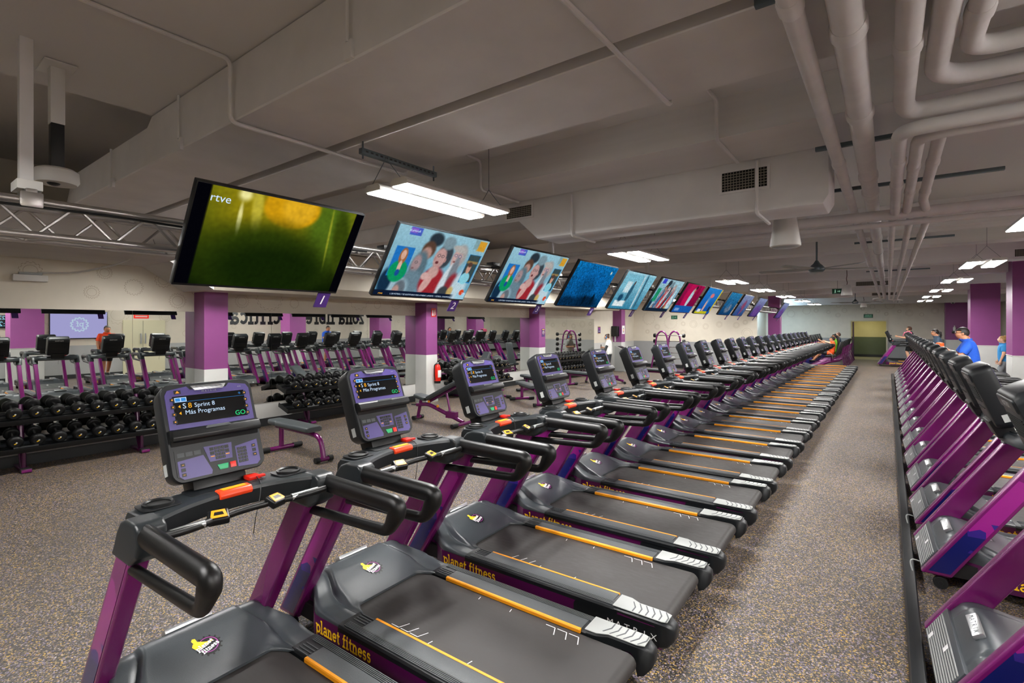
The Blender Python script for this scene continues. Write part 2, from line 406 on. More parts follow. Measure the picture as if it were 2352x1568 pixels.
# pillars
COLS = [(3.66, 4.04), (8.73, 9.11), (13.78, 14.15), (20.15, 20.53)]
for i, (a, c) in enumerate(COLS):
    p = struct('pillar_%d' % (i+1), bx(WX, -9.2, a, c, 0, 4.2), M_pillar)
    bm = B(); box(bm, WX, -9.185, a-.015, c+.015, 0, .1); struct('baseboard_pillar', bm, mat('pillar_plinth', '9fa09c', .5) if i == 0 else MATS['pillar_plinth'], p)
struct('pillar_5', bx(-4.62, -4.12, 26.7, 27.2, 0, 3.6), M_pillar)
for i, (x, y) in enumerate(((2.42, 17.1), (2.42, 24.9), (2.3, 33.0), (2.95, 3.2), (2.9, 12.4))):
    bm = B(); box(bm, x, x+.8, y, y+.8, 0, 3.6)
    p = struct('pillar_%d' % (i+6), bm, M_pillar)
    bm = B()
    for q in (.0, .8): pass
    box(bm, x-.012, x+.812, y-.012, y+.812, WZ-.012, WZ+.004); struct('pillar_trim', bm, M_white, p)

# mirror sheets between the pillars
ys = [-1.71+2.24*k for k in range(9)]+[18.38]; segs = []
for a, c in zip(ys, ys[1:]):
    q = a
    for ca, cb in COLS[:3]:
        if q < ca < c:
            segs.append((q, ca)); q = cb
    if c > q: segs.append((q, c))
for i, (a, c) in enumerate(segs):
    o = obj('wall_mirror', bx(WX+.002, WX+.014, a+.002, c-.002, .45, 2.17), M_mirror, smooth=False)
    tag(o, '%s mirror sheet from the near end of the left wall, floor to door height' % ORD[i].capitalize(), 'mirror', 'wall mirrors')

# ---------------------------------------------------------------- ceiling: ducts, beams, soffits
def duct(name, label, b0, seams=(), mat_=None):
    bm = B(); box(bm, *b0)
    o = obj(name, bm, mat_ or M_duct, bevel=.006, seg=1); tag(o, label, 'duct' if 'duct' in name else 'beam')
    return o
bm = B(); prism(bm, [(-7.2, 3.22), (4.39, 3.22), (4.39, 3.595), (-4.65, 3.595), (-4.75, 3.53), (-6.9, 3.53)], 1.47, 2.1)
o = obj('air_duct', bm, M_duct, bevel=.008, seg=1); tag(o, 'large grey duct crossing overhead nearest the camera', 'duct')
tag(obj('air_duct', bx(-7.2, 4.39, 2.2, 2.83, 3.225, 3.58), M_duct, bevel=.006, seg=1), 'wide flat grey duct second from the camera beside a narrow dark gap', 'duct')
struct('beam_1', bx(-8.4, 4.4, 3.85, 4.51, 3.31, 3.62), M_ceil)
bm = B(); prism(bm, [(-3.05, 2.88), (-.40, 2.88), (-.36, 2.95), (-.36, 3.5), (-8.4, 3.5), (-8.4, 3.1), (-3.3, 3.1)], 4.53, 4.98)
vd = obj('air_duct', bm, M_duct, bevel=.006, seg=1); tag(vd, 'deep grey duct with two slotted vents in its face', 'duct')
bm = B(); prism(bm, [(-8.4, 2.83), (-3.4, 2.83), (-3.0, 2.9), (-3.0, 3.45), (-8.4, 3.45)], 5.0, 5.55)
for i, (y, z, d_) in enumerate(((8.7, 3.25, .5), (11.2, 3.32, .45), (13.9, 3.25, .55), (17.6, 3.28, .5), (21.2, 3.25, .5), (25.0, 3.25, .5), (28.6, 3.25, .5), (32.2, 3.02, .5))):
    struct('beam_%d' % (i+2), bx(-9.6 if y < 22 else -6, 5, y, y+d_, z, 3.62), M_ceil)
# soffit along the mirror wall
bm = B(); prism(bm, [(WX, 2.5), (-8.6, 2.5), (-8.45, 2.62), (-8.45, 3.3), (WX, 3.3)], 3.5, 18.6); struct('soffit_left', bm, M_wall)
bm = B(); box(bm, WX, -7.6, -6, 2.9, 2.88, 3.3); prism(bm, [(2.9, 2.88), (3.5, 2.5), (3.5, 3.3), (2.9, 3.3)], WX, -8.45, axis='x'); struct('soffit_near', bm, M_ceil)
# conduits following the duct profile
def conduit(x, label):
    p = [(x, -2, 3.585), (x, 1.44, 3.585), (x, 1.44, 3.2), (x, 2.86, 3.205), (x, 2.86, 3.58), (x, 3.82, 3.58), (x, 3.82, 3.29), (x, 4.46, 3.29)]
    tag(obj('conduit', tube(B(), arc(p, .05), .013, 8), M_duct), label, 'conduit')
conduit(-3.25, 'thin painted conduit bent over the ducts above the first hanging lamp')
conduit(-1.0, 'thin painted conduit bent over the ducts right of the first vent lamp')
tag(obj('conduit', tube(B(), arc([(-.86, 4.49, 3.29), (-.86, 4.49, 2.86), (-.86, 4.9, 2.86), (-.86, 5.02, 2.86)], .05), .014, 8), M_duct), 'short conduit crossing the right slotted vent', 'conduit')
tag(obj('conduit', tube(B(), arc([(-2.6, 4.49, 3.28), (-2.6, 4.49, 2.86), (-2.6, 5.0, 2.86)], .05), .014, 8), M_duct), 'short bent conduit on the vent duct beyond the small vent', 'conduit')
# slotted vents
M_vent = mat('vent_slot', '0b0a08', .8); M_ventf = mat('vent_frame', '8f897c', .5)
def vent(x0, x1, z0, z1, y, label):
    o = thing('air_vent', label, 'vent', ((x0+x1)/2, y, (z0+z1)/2))
    w_, h_ = (x1-x0)/2, (z1-z0)/2
    bm = B()
    for a in ((-w_-.02, w_+.02, h_, h_+.02), (-w_-.02, w_+.02, -h_-.02, -h_), (-w_-.02, -w_, -h_, h_), (w_, w_+.02, -h_, h_)): box(bm, a[0], a[1], -.012, 0, a[2], a[3])
    obj('frame', bm, M_duct, o)
    obj('backing', bx(-w_, w_, -.003, -.001, -h_, h_), M_vent, o, smooth=False)
    bm = B(); n = max(6, int(2*h_/.022)); k = max(10, int(2*w_/.022))
    for i in range(1, n): box(bm, -w_, w_, -.008, -.004, -h_+2*h_*i/n-.003, -h_+2*h_*i/n+.003)
    for i in range(1, k): box(bm, -w_+2*w_*i/k-.002, -w_+2*w_*i/k+.002, -.01, -.004, -h_, h_)
    obj('grille', bm, M_ventf, o, smooth=False)
vent(-1.14, -.79, 3.08, 3.24, 4.53, 'slotted vent crossed by a conduit, right of centre on the duct face')
vent(-3.46, -3.12, 3.14, 3.26, 4.53, 'small slotted vent in the duct face behind the first hanging lamp')
for i, (x, y, z) in enumerate(((-.9, 20.95, 3.27), (2.0, 13.6, 3.27), (-.6, 28.35, 3.27))):
    vent(x, x+.9, z+.02, z+.16, y+.25 if i != 1 else y+.3, ('slotted vent on a far beam above the middle speaker', 'slotted vent on the beam above the right lamp row', 'slotted vent on the beam near the far wall')[i])

# pipes
def pipe(path, r_, label, rad=.16, rings=(), cl=()):
    o = thing('service_pipe', label, 'pipe', path[0]); p0 = Vector(path[0])
    P = [Vector(p)-p0 for p in path]
    obj('pipe_run', tube(B(), arc(P, rad, 6), r_, 18), M_pipe, o)
    for y in rings:       # wrapped joints: slightly thicker sleeves on the straight run
        for a, c in zip(path, path[1:]):
            if a[1] < y < c[1] and abs(c[1]-a[1]) > .5:
                s_ = (y-a[1])/(c[1]-a[1]); q = Vector(a).lerp(Vector(c), s_)-p0; t_ = (Vector(c)-Vector(a)).normalized()
                obj('joint', tube(B(), [q-t_*.05, q-t_*.03, q+t_*.03, q+t_*.05], [r_*1.02, r_*1.16, r_*1.16, r_*1.02], 18), M_pipe, o)
    return o
pipe([(-.29, -1, 3.13), (-.29, 27.5, 3.13), (-.55, 28.3, 3.12), (-.5, 31, 3.1)], .039, 'slimmest long pipe at the left of the overhead bundle', .3, (2.1, 4.4, 7.5, 12))
pipe([(-.127, -1, 3.13), (-.127, 27.5, 3.13), (-.35, 28.3, 3.12), (-.25, 31, 3.1)], .058, 'fattest long pipe, second from left in the overhead bundle', .3, (1.65, 2.4, 3.4, 4.9, 5.5, 7, 8.4, 10, 12.5, 15, 18))
pipe([(.066, -1, 3.13), (.066, 3.42, 3.13), (.1, 3.56, 3.13), (1.2, 3.60, 3.14), (2.8, 3.63, 3.14)], .046, 'pipe third in the bundle turning right at the first elbow', .12, (2.2, 2.7))
pipe([(.178, -1, 3.15), (.178, 3.22, 3.15), (1.2, 3.27, 3.15), (2.8, 3.31, 3.15)], .046, 'pipe fourth in the bundle sweeping right in a wide elbow', .2, (2.2,))
pipe([(.28, -1, 3.15), (.28, 2.95, 3.15), (1.2, 2.98, 3.15), (2.8, 3.01, 3.15)], .041, 'pipe nearest the right edge turning right with a tight elbow', .12, (2.0, 2.6))
pipe([(.8, 3.55, 3.03), (.052, 3.54, 3.03), (.052, 6.06, 3.03)], .039, 'middle lower pipe turning away toward the cross pipe', .12, (4.2, 4.9))
pipe([(2.8, 3.77, 3.03), (.14, 3.70, 3.03), (.14, 6.06, 3.03)], .034, 'lower pipe coming from the right and turning away', .13, (4.4, 5.2))
pipe([(.24, 3.75, 3.05), (.24, 5.6, 3.03), (.28, 6.06, 3.03)], .034, 'rightmost lower pipe running to the cross pipe', .1, (4.4, 5.3))
for i_, (x_, z_) in enumerate(((.03, 2.97), (.17, 2.97), (.30, 2.97))):
    pipe([(x_+.02, 6.2, 3.04), (x_, 6.32, z_), (x_, 27.4, 3.05), (x_+.2, 28.6, 3.05), (x_+.2, 31, 3.05)], .032, ('left', 'middle', 'right')[i_]+' one of three thin pipes running away beyond the cross pipes', .1, (7.5, 10, 14))
pipe([(-3.3, 6.4, 3.3), (-3.3, 6.1, 3.015), (-2.9, 6.1, 3.015), (4.38, 6.1, 3.015)], .05, 'fat horizontal pipe crossing the hall in front of the hanging speaker', .12)
pipe([(-3.8, 6.26, 2.95), (4.38, 6.26, 2.95)], .028, 'thin horizontal pipe just below the fat cross pipe', .1)
for i, y in enumerate((2.15, 4.2, 5.6, 9.4, 14.6)):
    tag(obj('strut_channel', bx(-.42, .75 if i else 3.6, y-.018, y+.018, 3.19, 3.22), M_steel, bevel=.004), '%s steel channel from the camera carrying the pipe bundle' % ORD[i], 'channel', 'pipe hanger channels')

# ---------------------------------------------------------------- hanging lamps (these light the hall)
def lamp_proto(h):
    o = thing('hanging_lamp', '', 'lamp', (0, 0, 0))
    bm = B()
    for sx in (-1, 1): prism(bm, [(sx*.145-.088, .004), (sx*.145+.088, .004), (sx*.145+.088, .03), (sx*.145+.06, .055), (sx*.145-.06, .055), (sx*.145-.088, .03)], -.59, .59)
    box(bm, -.08, .08, -.3, .3, .03, .06); obj('housing', bm, M_white, o, bevel=.003)
    for sx in (-1, 1): obj('diffuser', bx(sx*.145-.08, sx*.145+.08, -.57, .57, -.002, .006), M_lamp, o, smooth=False)
    bm = B()
    for y, t_ in ((-.58, h[0]), (.58, h[1])):
        k = min(.24, t_-.02)
        tube(bm, [(-.16, y, .05), (0, y, k), (.16, y, .05)], .0025, 5); tube(bm, [(0, y, k), (0, y, t_)], .0025, 5)
    obj('hanger_wire', bm, M_steel, o)
    return o
LP = {}
def put_lamp(x, y, z, label, group, h=(.67, .67)):
    if h not in LP:
        LP[h] = lamp_proto(h); LP[h].location = (x, y, z); LP[h]['label'] = label; LP[h]['group'] = group
    else: dup(LP[h], (x, y, z), label=label, group=group)
for i, y in enumerate((-1.1, 2.93, 6.95, 12.4, 15.95, 20.0, 24.3, 28.5)):
    put_lamp(-2.89, y, 2.925, ('twin-tube hanging lamp behind the camera over the left treadmills' if i == 0 else '%s twin-tube hanging lamp from the camera, in the row beside the televisions' % ORD[i-1]), 'lamps above the left treadmill row', (.24, .67) if i == 1 else (.67, .67))
for i, y in enumerate((-1.5, 2.6, 6.8, 11.2, 15.0, 19.1, 23.1, 27.0)):
    put_lamp(1.22, y, 2.925, ('twin-tube hanging lamp behind the camera over the right treadmills' if i == 0 else '%s twin-tube hanging lamp from the camera, in the row over the right treadmills' % ORD[i-1]), 'lamps above the right treadmill row', (.295, .295) if i == 1 else (.67, .67))
for i, y in enumerate((-1.2, 2.7, 6.8, 10.9)):  # unseen row, added to brighten the right wall
    put_lamp(3.55, y, 2.925, '%s added unseen twin-tube lamp brightening the right wall' % ORD[i], 'added lamps brightening the right wall', (.295, .295) if i == 1 else (.67, .67))
for i, y in enumerate((.4, 3.0, 8.0, 12.4, 16.2)):
    put_lamp(-7.7, y, 2.925, '%s twin-tube lamp from the camera over the weight area, behind the televisions' % ORD[i], 'lamps above the weight area', (1.27, 1.27) if i != 1 else (.29, .67))
put_lamp(-7.0, 20.2, 2.925, 'twin-tube lamp in front of the back wall, farthest over the weight area', 'lamps above the weight area', (1.27, 1.27))
o = thing('strut_channel', 'perforated steel channel holding the nearest lamp wires', 'channel', (-2.93, 2.52, 3.155))
obj('channel_bar', bx(-.02, .02, -.36, .36, -.02, .02), M_steel, o, bevel=.004)
bm = B()
for k in range(16): box(bm, -.0207, .0207, -.33+k*.042, -.308+k*.042, -.006, .006)
obj('slots', bm, M_dark, o, smooth=False)
for y in (-.34, .34): obj('hanger_rod', tube(B(), [(0, y, -.05), (0, y, .07)], .006, 6), M_steel, o)
for i, (x, z0, z1) in enumerate(((-5.57, 3.2, 3.52), (-4.07, 3.22, 3.59), (-2.07, 3.24, 3.59))):
    o = thing('duct_hanger', '%s drop rod from the left on the near face of the large duct' % ORD[i], 'hanger', (x, 1.45, z0)); obj('rod', tube(B(), [(0, 0, .06), (0, 0, z1-z0)], .009, 8), M_duct, o); obj('clip', bx(-.03, .03, 0, .022, -.02, .07), M_duct, o, bevel=.003)


# ---------------------------------------------------------------- treadmills
def interp(T, x):
    if x <= T[0][0]: return T[0][1]
    for (a, p), (b_, q) in zip(T, T[1:]):
        if x <= b_: s_ = (x-a)/(b_-a); return p+(q-p)*s_
    return T[-1][1]
def sst(a, b_, x): s_ = min(1, max(0, (x-a)/(b_-a))); return s_*s_*(3-2*s_)
ZC = [(-.05, .10), (0, .185), (.06, .272), (.10, .325), (.125, .347), (.15, .357), (.19, .357), (.25, .343), (.35, .309), (.45, .270), (.52, .240)]
ZF = [(-.05, .10), (0, .185), (.06, .265), (.10, .315), (.13, .332), (.18, .336), (.24, .318), (.32, .285), (.42, .257), (.52, .245), (.65, .242)]
def hood_z(x, y):
    k = sst(.285, .325, abs(y))
    return interp(ZC, x)*(1-k)+interp(ZF, x)*k-.010*exp(-((abs(y)-.318)/.012)**2)*sst(.1, .22, x)+.004*exp(-((abs(y)-.295)/.02)**2)*sst(.15, .3, x)
def treadmill():
    o = thing('treadmill', '', 'treadmill')
    # frame with side panels
    bm = B()
    for s in (-1, 1):
        prism(bm, [(x, s*y) for x, y in ((.02, .30), (.02, .354), (.20, .354), (.36, .452), (2.075, .452), (2.075, .40), (.36, .40), (.22, .30))], .085, .222, axis='z')
    box(bm, .0, .10, -.40, .40, .085, .14); box(bm, 1.9, 2.0, -.40, .40, .085, .16)
    fr = obj('base_frame', bm, M_purpled, o, bevel=.006, label='dark purple side frame')
    for s in (-1, 1):
        bm = B(); VF = slab2d('planet fitness', .049); sx = .50/VF[2]
        flat(bm, VF, (lambda x, y: (.385+x*sx, -.4535, .128+y)) if s < 0 else (lambda x, y: (.885-x*sx, .4535, .128+y)))
        obj('side_lettering', bm, M_yel, fr, smooth=False, label='yellow planet fitness lettering')
        pts = [(x, y) for x, y in rrect(.56, .118, .03)]
        bm = B(); flat(bm, poly(pts), lambda x, y: (1.785+x*-s, s*.4532, .147+y)); obj('end_decal', bm, M_char, fr, smooth=False)
        bm = B()
        for i, ch in enumerate('MATRIX'):
            VF = text2d(ch, .058); flat(bm, VF, (lambda x, y, i=i: (1.755+i*.054+x, -.4538, .145+y*.9)) if s < 0 else (lambda x, y, i=i: (2.025-i*.054-x, .4538, .145+y*.9)))
        obj('brand_lettering', bm, M_wht, fr, smooth=False, label='grey MATRIX lettering')
    obj('deck', bx(.08, 1.98, -.385, .385, .10, .20), M_dark, o, smooth=False)
    # belt
    prof = [(.46, .224), (2.03, .224)]+[(2.03+.048*sin(radians(a)), .176+.048*cos(radians(a))) for a in range(20, 181, 20)]+[(.46, .128)]
    bt = obj('running_belt', prism(B(), prof, -.289, .289), M_belt, o, ang=50)
    bm = B()
    def seg2(a, b_, t=.005):
        (x0, y0), (x1, y1) = a, b_; l_ = sqrt((x1-x0)**2+(y1-y0)**2); nx, ny = -(y1-y0)/l_*t/2, (x1-x0)/l_*t/2
        flat(bm, poly([(x0+nx, y0+ny), (x1+nx, y1+ny), (x1-nx, y1-ny), (x0-nx, y0-ny)]), lambda x, y: (x, y, .2252))
    for s, xs in ((1, 1.55), (-1, .82)):
        d = s
        for k in range(3):
            x = xs+k*.075*1; seg2((x, s*.255), (x+.06, s*.255)); seg2((x+.06, s*.255), (x+.085*1, s*.195))
    for x in (1.30, 1.06): seg2((x, .265), (x+.006, .235))
    for x in (1.12, 1.4): seg2((x, -.265), (x+.006, -.235))
    obj('belt_markings', bm, M_wht, bt, smooth=False, label='white chevron marks on the belt')
    # side rails
    for s in (-1, 1):
        ring = [(.298, .205), (.298, .232), (.306, .243), (.43, .246), (.452, .240), (.459, .228), (.459, .205)]
        bm = B(); loft(bm, [[(x, s*y, z) for y, z in ring] for x in (.60, 1.80)])
        rail = obj('side_rail', bm, M_char, o, ang=30)
        bm = B(); box(bm, .74, 1.75, min(s*.306, s*.40), max(s*.306, s*.40), .240, .2475)
        obj('rail_tread', bm, M_mgrey, rail, bevel=.002)
        bm = B()
        for k in range(5): box(bm, .635, 1.99, s*(.405+.009*k)-.0022, s*(.405+.009*k)+.0022, .243, .2485)
        for k in range(4): box(bm, .63, .735, s*(.312+.02*k)-.003, s*(.312+.02*k)+.003, .241, .2475)
        obj('rail_ribs', bm, M_mgrey, rail, smooth=False)
        bm = B(); loft(bm, [[(x, s*y, z) for y, z in ((.288, .226), (.288, .243), (.292, .2485), (.306, .2485), (.306, .226))] for x in (.74, 1.75)])
        obj('rail_stripe', bm, M_orange, rail, ang=30, label='orange strip along the rail')
        # rear end cap with grooved pad
        bm = B()
        secs = []
        for x, yi, zb, zt, yo in ((1.78, .298, .206, .2465, .459), (1.84, .300, .204, .2475, .461), (1.90, .328, .202, .2485, .462), (2.03, .332, .200, .2485, .462), (2.045, .334, .185, .248, .462), (2.065, .336, .085, .2475, .461), (2.10, .340, .10, .244, .456), (2.135, .355, .14, .228, .440), (2.145, .37, .165, .205, .425)):
            secs.append([(x, s*yi, zb), (x, s*yi, zt-.01), (x, s*(yi+.012), zt), (x, s*(yo-.02), zt), (x, s*yo, zt-.014), (x, s*yo, zb+.02), (x, s*(yo-.02), zb)])
        loft(bm, secs); cap = obj('rear_cap', bm, M_char, o, bevel=0, ang=45)
        bm = B(); pts = [(1.77, .306), (1.84, .308), (1.90, .336), (2.06, .338), (2.10, .352), (2.10, .44), (2.07, .452), (1.77, .452)]
        prism(bm, [(x, s*y) for x, y in pts], .2465, .2515, axis='z'); obj('cap_pad', bm, M_lgrey, cap, bevel=.002, label='light grey grip pad')
        bm = B()
        for k in range(6):
            x = 1.86+k*.04; prism(bm, [(x, s*.345), (x+.007, s*.345), (x+.037, s*.395), (x+.037, s*.445), (x+.03, s*.445), (x+.03, s*.398)], .2512, .2528, axis='z')
        obj('cap_grooves', bm, M_mgrey, cap, smooth=False)
        bm = B(); tube(bm, [(1.95, s*.33, .04), (1.95, s*.44, .04)], .04, 12); obj('rear_foot', bm, M_rubber, o)
    # motor hood
    yv = [.452, .445, .42, .39, .36, .335, .325, .318, .311, .30, .285, .27, .24, .2, .1, 0]; yv = [-y for y in yv]+yv[-2::-1]
    N = 34; bm = B(); G = []
    for y in yv:
        xe = .505+.135*sst(.235, .325, abs(y)); x0 = -.045; row = []
        for i in range(N+1):
            x = x0+(xe-x0)*(i/N)**.9; z = hood_z(x, y)
            if abs(y) > .44: z -= .012 if abs(y) > .45 else .004
            ym = .356+.096*sst(.17, .40, x); row.append(bm.verts.new((x, y*ym/.452 if abs(y) > .30 else y*(1-(1-ym/.452)*sst(.1, .30, abs(y))), z)))
        # lip at the rear, then down to the belt
        row.append(bm.verts.new((xe+.012, y, row[-1].co.z-.006))); row.append(bm.verts.new((xe+.012, y, .2265 if abs(y) < .3 else .236)))
        G.append(row)
    for a, c in zip(G, G[1:]):
        for i in range(len(a)-1): bm.faces.new((a[i], a[i+1], c[i+1], c[i]))
    for row, y in ((G[0], -.452), (G[-1], .452)):       # skirts
        low = [bm.verts.new((v_.co.x, v_.co.y, min(v_.co.z, .222 if v_.co.x > .03 else .10))) for v_ in row]
        for i in range(len(row)-1): bm.faces.new((row[i], row[i+1], low[i+1], low[i]))
    hd = obj('motor_hood', bm, M_hood, o, ang=60)
    # front ribbed cover
    a = atan2(.172, .105); Mx = Matrix.Translation((.005, 0, .195)) @ Matrix.Rotation(-a, 4, 'Y')
    bm = B(); box(bm, -.118, .072, -.345, .345, -.02, .012, Mx); vc = obj('vent_cover', bm, M_hood, o, bevel=.006)
    bm = B()
    for k in range(9): box(bm, -.105+.0165*k, -.098+.0165*k, -.325, .325, .0115, .0155, Mx)
    obj('vent_ribs', bm, M_lgrey, vc, bevel=0, smooth=False)
    bm = B(); box(bm, -.02, .02, -.05, -.01, .0156, .0165, Mx); box(bm, -.1, -.06, .2, .24, .0156, .0165, Mx); obj('warning_sticker', bm, M_wht, vc, smooth=False)
    Mb = Matrix.Translation((.116, 0, .352)) @ Matrix.Rotation(-radians(33), 4, 'Y')
    bm = B(); box(bm, -.028, .026, -.115, .115, -.012, .012, Mb); bd = obj('badge', bm, M_silver, hd, bevel=.006, label='silver maker badge')
    bm = B()
    for i, ch in enumerate('MATRIX'): flat(bm, text2d(ch, .034), lambda x, y, i=i: Mb @ Vector((y-.002, .08-i*.032-x, .0128)))
    obj('badge_lettering', bm, M_mgrey, hd, smooth=False)
    # printed gear logo, draped on the hood
    dr = lambda x, y, k=1: (.335-y, x, hood_z(.335-y, x)+.0015*k)
    bm = B(); flat(bm, gear_solid(.008, -.006, .062), lambda x, y: dr(x, y))
    lg = obj('logo_gear', bm, M_black, hd, smooth=False, label='black gear emblem print')
    bm = B(); flat(bm, ringf(.008, -.002, .041, .045), lambda x, y: dr(x, y, 1.5)); obj('logo_ring', bm, M_mag, hd, smooth=False)
    bm = B()
    for pts in ([(-.052, .0), (-.06, .02), (-.05, .036), (-.03, .04), (-.012, .03), (-.01, .008), (-.025, -.006), (-.042, -.008)], [(-.045, .034), (-.05, .055), (-.042, .066), (-.03, .062), (-.028, .04)], [(-.014, .03), (.006, .018), (.034, .016), (.036, .008), (.0, .002), (-.012, .008)]):
        flat(bm, poly(pts), lambda x, y: dr(x, y, 2))
    obj('logo_thumb', bm, M_yel, hd, smooth=False, label='yellow thumb print')
    bm = B(); ca, sa = cos(radians(16)), sin(radians(16))
    for wd, x0, y0 in (('planet', -.046, -.018), ('fitness', -.03, -.044)):
        VF = slab2d(wd, .0155, .3); k = .088/VF[2]
        flat(bm, VF, lambda x, y: dr(x0+x*k*ca-y*sa, y0+x*k*sa+y*ca, 2.5))
    obj('logo_lettering', bm, M_wht, hd, smooth=False)
    # uprights
    fx = lambda z: -.07+.644*(z-.10)
    for s in (-1, 1):
        bm = B(); y0, y1 = sorted((s*.352, s*.428)); prism(bm, [(fx(.10), .10), (fx(.10)+.176, .10), (fx(1.06)+.155, 1.06), (fx(1.06), 1.06)], y0, y1)
        up = obj('upright', bm, M_purple, o, bevel=.012, seg=3)
        bm = B(); pts = []
        for z0, z1 in ((.125, 1.03),):
            n = 14
            for i in range(n+1): z = z0+(z1-z0)*i/n; pts.append((fx(z)+.026, z))
            for i in range(n, -1, -1): z = z0+(z1-z0)*i/n; pts.append((fx(z)+.150-.022*(z-.10), z))
        flat(bm, poly(pts), lambda x, z: (x, s*.4295, z)); obj('upright_print', bm, M_print, up, smooth=False, label='navy to magenta print')
        bm = B()
        for x in (.60, .655): lathe(bm, [(.001, 0), (.006, 0), (.006, .004), (.001, .004)], 10, Matrix.Translation((x, s*.352, 1.0)) @ Matrix.Rotation(radians(90*s), 4, 'X'))
        obj('bolt', bm, M_chrome, up)
        # handlebar loop
        pth = arc([(.74, s*.408, 1.116), (1.318, s*.408, 1.108), (1.240, s*.408, .974), (.57, s*.408, .944)], .045, 7)
        rr_ = [(.036 if p.z > 1.085 else .0215+(.037-.0215)*min(1, max(0, (p.z-.972)/.09))) if p.x > 1.0 else (.036 if p.z > 1.05 else .019) for p in pth]
        hb = obj('handlebar', tube(B(), pth, rr_, 16, sx=1.28, up=(0, 0, 1)), M_grip, o, ang=70)
        # corner cover of the dashboard
        bm = B(); y0, y1 = sorted((s*.340, s*.446))
        prism(bm, [(.492, .985), (.535, 1.05), (.56, 1.10), (.60, 1.146), (.655, 1.168), (.755, 1.168), (.785, 1.15), (.79, 1.09), (.77, 1.035), (.69, .985)], y0, y1)
        obj('corner_cover', bm, M_dash, o, bevel=.022, seg=4, ang=60)
        latheM = Matrix.Translation((.045, s*.40, .045)) @ Matrix.Rotation(radians(90), 4, 'X')
        obj('transport_wheel', lathe(B(), [(.001, -.02), (.04, -.02), (.045, -.012), (.045, .012), (.04, .02), (.014, .02), (.012, .024), (.001, .024)], 18, latheM), M_rubber, o)
    # dashboard arch
    bm = B(); R = []
    for i in range(-10, 11):
        y = i/10*.40; q = (abs(y)/.40)**2.2; xf = .415+.06*q+.04*sst(.31, .42, abs(y)); xr = .635+.135*q
        R.append([(xf, y, 1.085), (xf+.005, y, 1.13), (xf+.03, y, 1.158), (xr-.03, y, 1.166), (xr-.006, y, 1.160), (xr, y, 1.146), (xr-.03, y, 1.07), (xf+.05, y, 1.06)])
    loft(bm, R); db = obj('dashboard', bm, M_dash, o, ang=38)
    for s in (-1, 1):
        Mc = Matrix.Translation((.577, s*.30, 1.1655))
        bm = B(); prism(bm, [(x*1.0, y) for x, y in rrect(.135, .15, .03)], 0, .006, axis='z', M=Mc)
        ch = obj('cup_holder', bm, M_char, db, bevel=.002)
        bm = B(); lathe(bm, [(.044, .006), (.060, .006), (.060, .016), (.054, .018), (.047, .012), (.047, .0065), (.044, .0062)], 26, Mc); obj('cup_rim', bm, M_black, db)
        obj('cup_shade_disc', lathe(B(), [(.001, .0062), (.05, .0062), (.05, .0068), (.001, .0068)], 24, Mc), M_dark, db)  # flat dark disc: the shade of a hollow cup put into colour
    Mt = Matrix.Translation((.52, 0, 1.163))
    obj('tray', prism(B(), rrect(.12, .34, .02), 0, .004, axis='z', M=Mt), M_char, db, bevel=.001)
    bm = B(); prism(bm, [(.585, 1.158), (.59, 1.174), (.638, 1.172), (.652, 1.152), (.645, 1.136), (.60, 1.136)], -.075, .075); sb = obj('stop_button', bm, M_redor, o, bevel=.006, label='orange red stop button')
    bm = B(); box(bm, .597, .630, -.055, .055, 1.1728, 1.1752); obj('stop_plate', bm, M_orange, sb, smooth=False)
    bm = B(); box(bm, .50, .56, .10, .16, 1.166, 1.186); box(bm, .53, .555, .16, .19, 1.168, 1.182); k_ = obj('safety_key', bm, M_red, o, bevel=.006, label='red safety clip')
    obj('key_cord', tube(B(), arc([(.555, .14, 1.18), (.64, .12, 1.165), (.665, .10, 1.10), (.70, .06, 1.03), (.69, .055, .95)], .03), .0022, 6), M_black, o)
    # grip bar with sensor buttons
    pth = arc([(.80, -.37, 1.105), (.79, -.26, 1.098), (.745, -.12, 1.095), (.735, 0, 1.095), (.745, .12, 1.095), (.79, .26, 1.098), (.80, .37, 1.105)], .06)
    gb = obj('grip_bar', tube(B(), pth, .0165, 12), M_grip, o, ang=70)
    for s in (-1, 1):
        obj('pulse_plate', tube(B(), [(.787, s*.335, 1.1025), (.772, s*.20, 1.099)], .0178, 12), M_silver, gb, ang=70)
        Mg = Matrix.Translation((.752, s*.132, 1.106)) @ Matrix.Rotation(radians(s*18), 4, 'Z') @ Matrix.Rotation(radians(24), 4, 'Y')
        obj('button_pod', box(B(), -.032, .034, -.042, .042, -.026, .012, Mg), M_black, gb, bevel=.01, seg=3)
        bm = B(); prism(bm, [(-.024, -.026), (.024, -.034), (.024, .034), (-.024, .026)], .012, .0145, axis='z', M=Mg); obj('speed_button', bm, M_orange, gb, bevel=.001)
        bm = B(); prism(bm, [(-.010, -.016), (.010, -.02), (.010, .02), (-.010, .016)], .0145, .0152, axis='z', M=Mg); obj('button_mark', bm, M_black, gb, smooth=False)
    # console
    obj('console_mast', prism(B(), [(.40, 1.10), (.51, 1.13), (.475, 1.215), (.41, 1.27), (.34, 1.22)], -.125, .125), M_black, o, bevel=.012)
    ta = radians(21.4); n_ = Vector((cos(ta), 0, sin(ta))); u_ = Vector((-sin(ta), 0, cos(ta))); c0 = Vector((.425, 0, 1.437))
    Mk = Matrix.Translation(c0) @ Matrix(((0, u_.x, n_.x, 0), (1, 0, 0, 0), (0, u_.z, n_.z, 0), (0, 0, 0, 1)))   # local (right, up, out)
    WW, HH = .432, .468
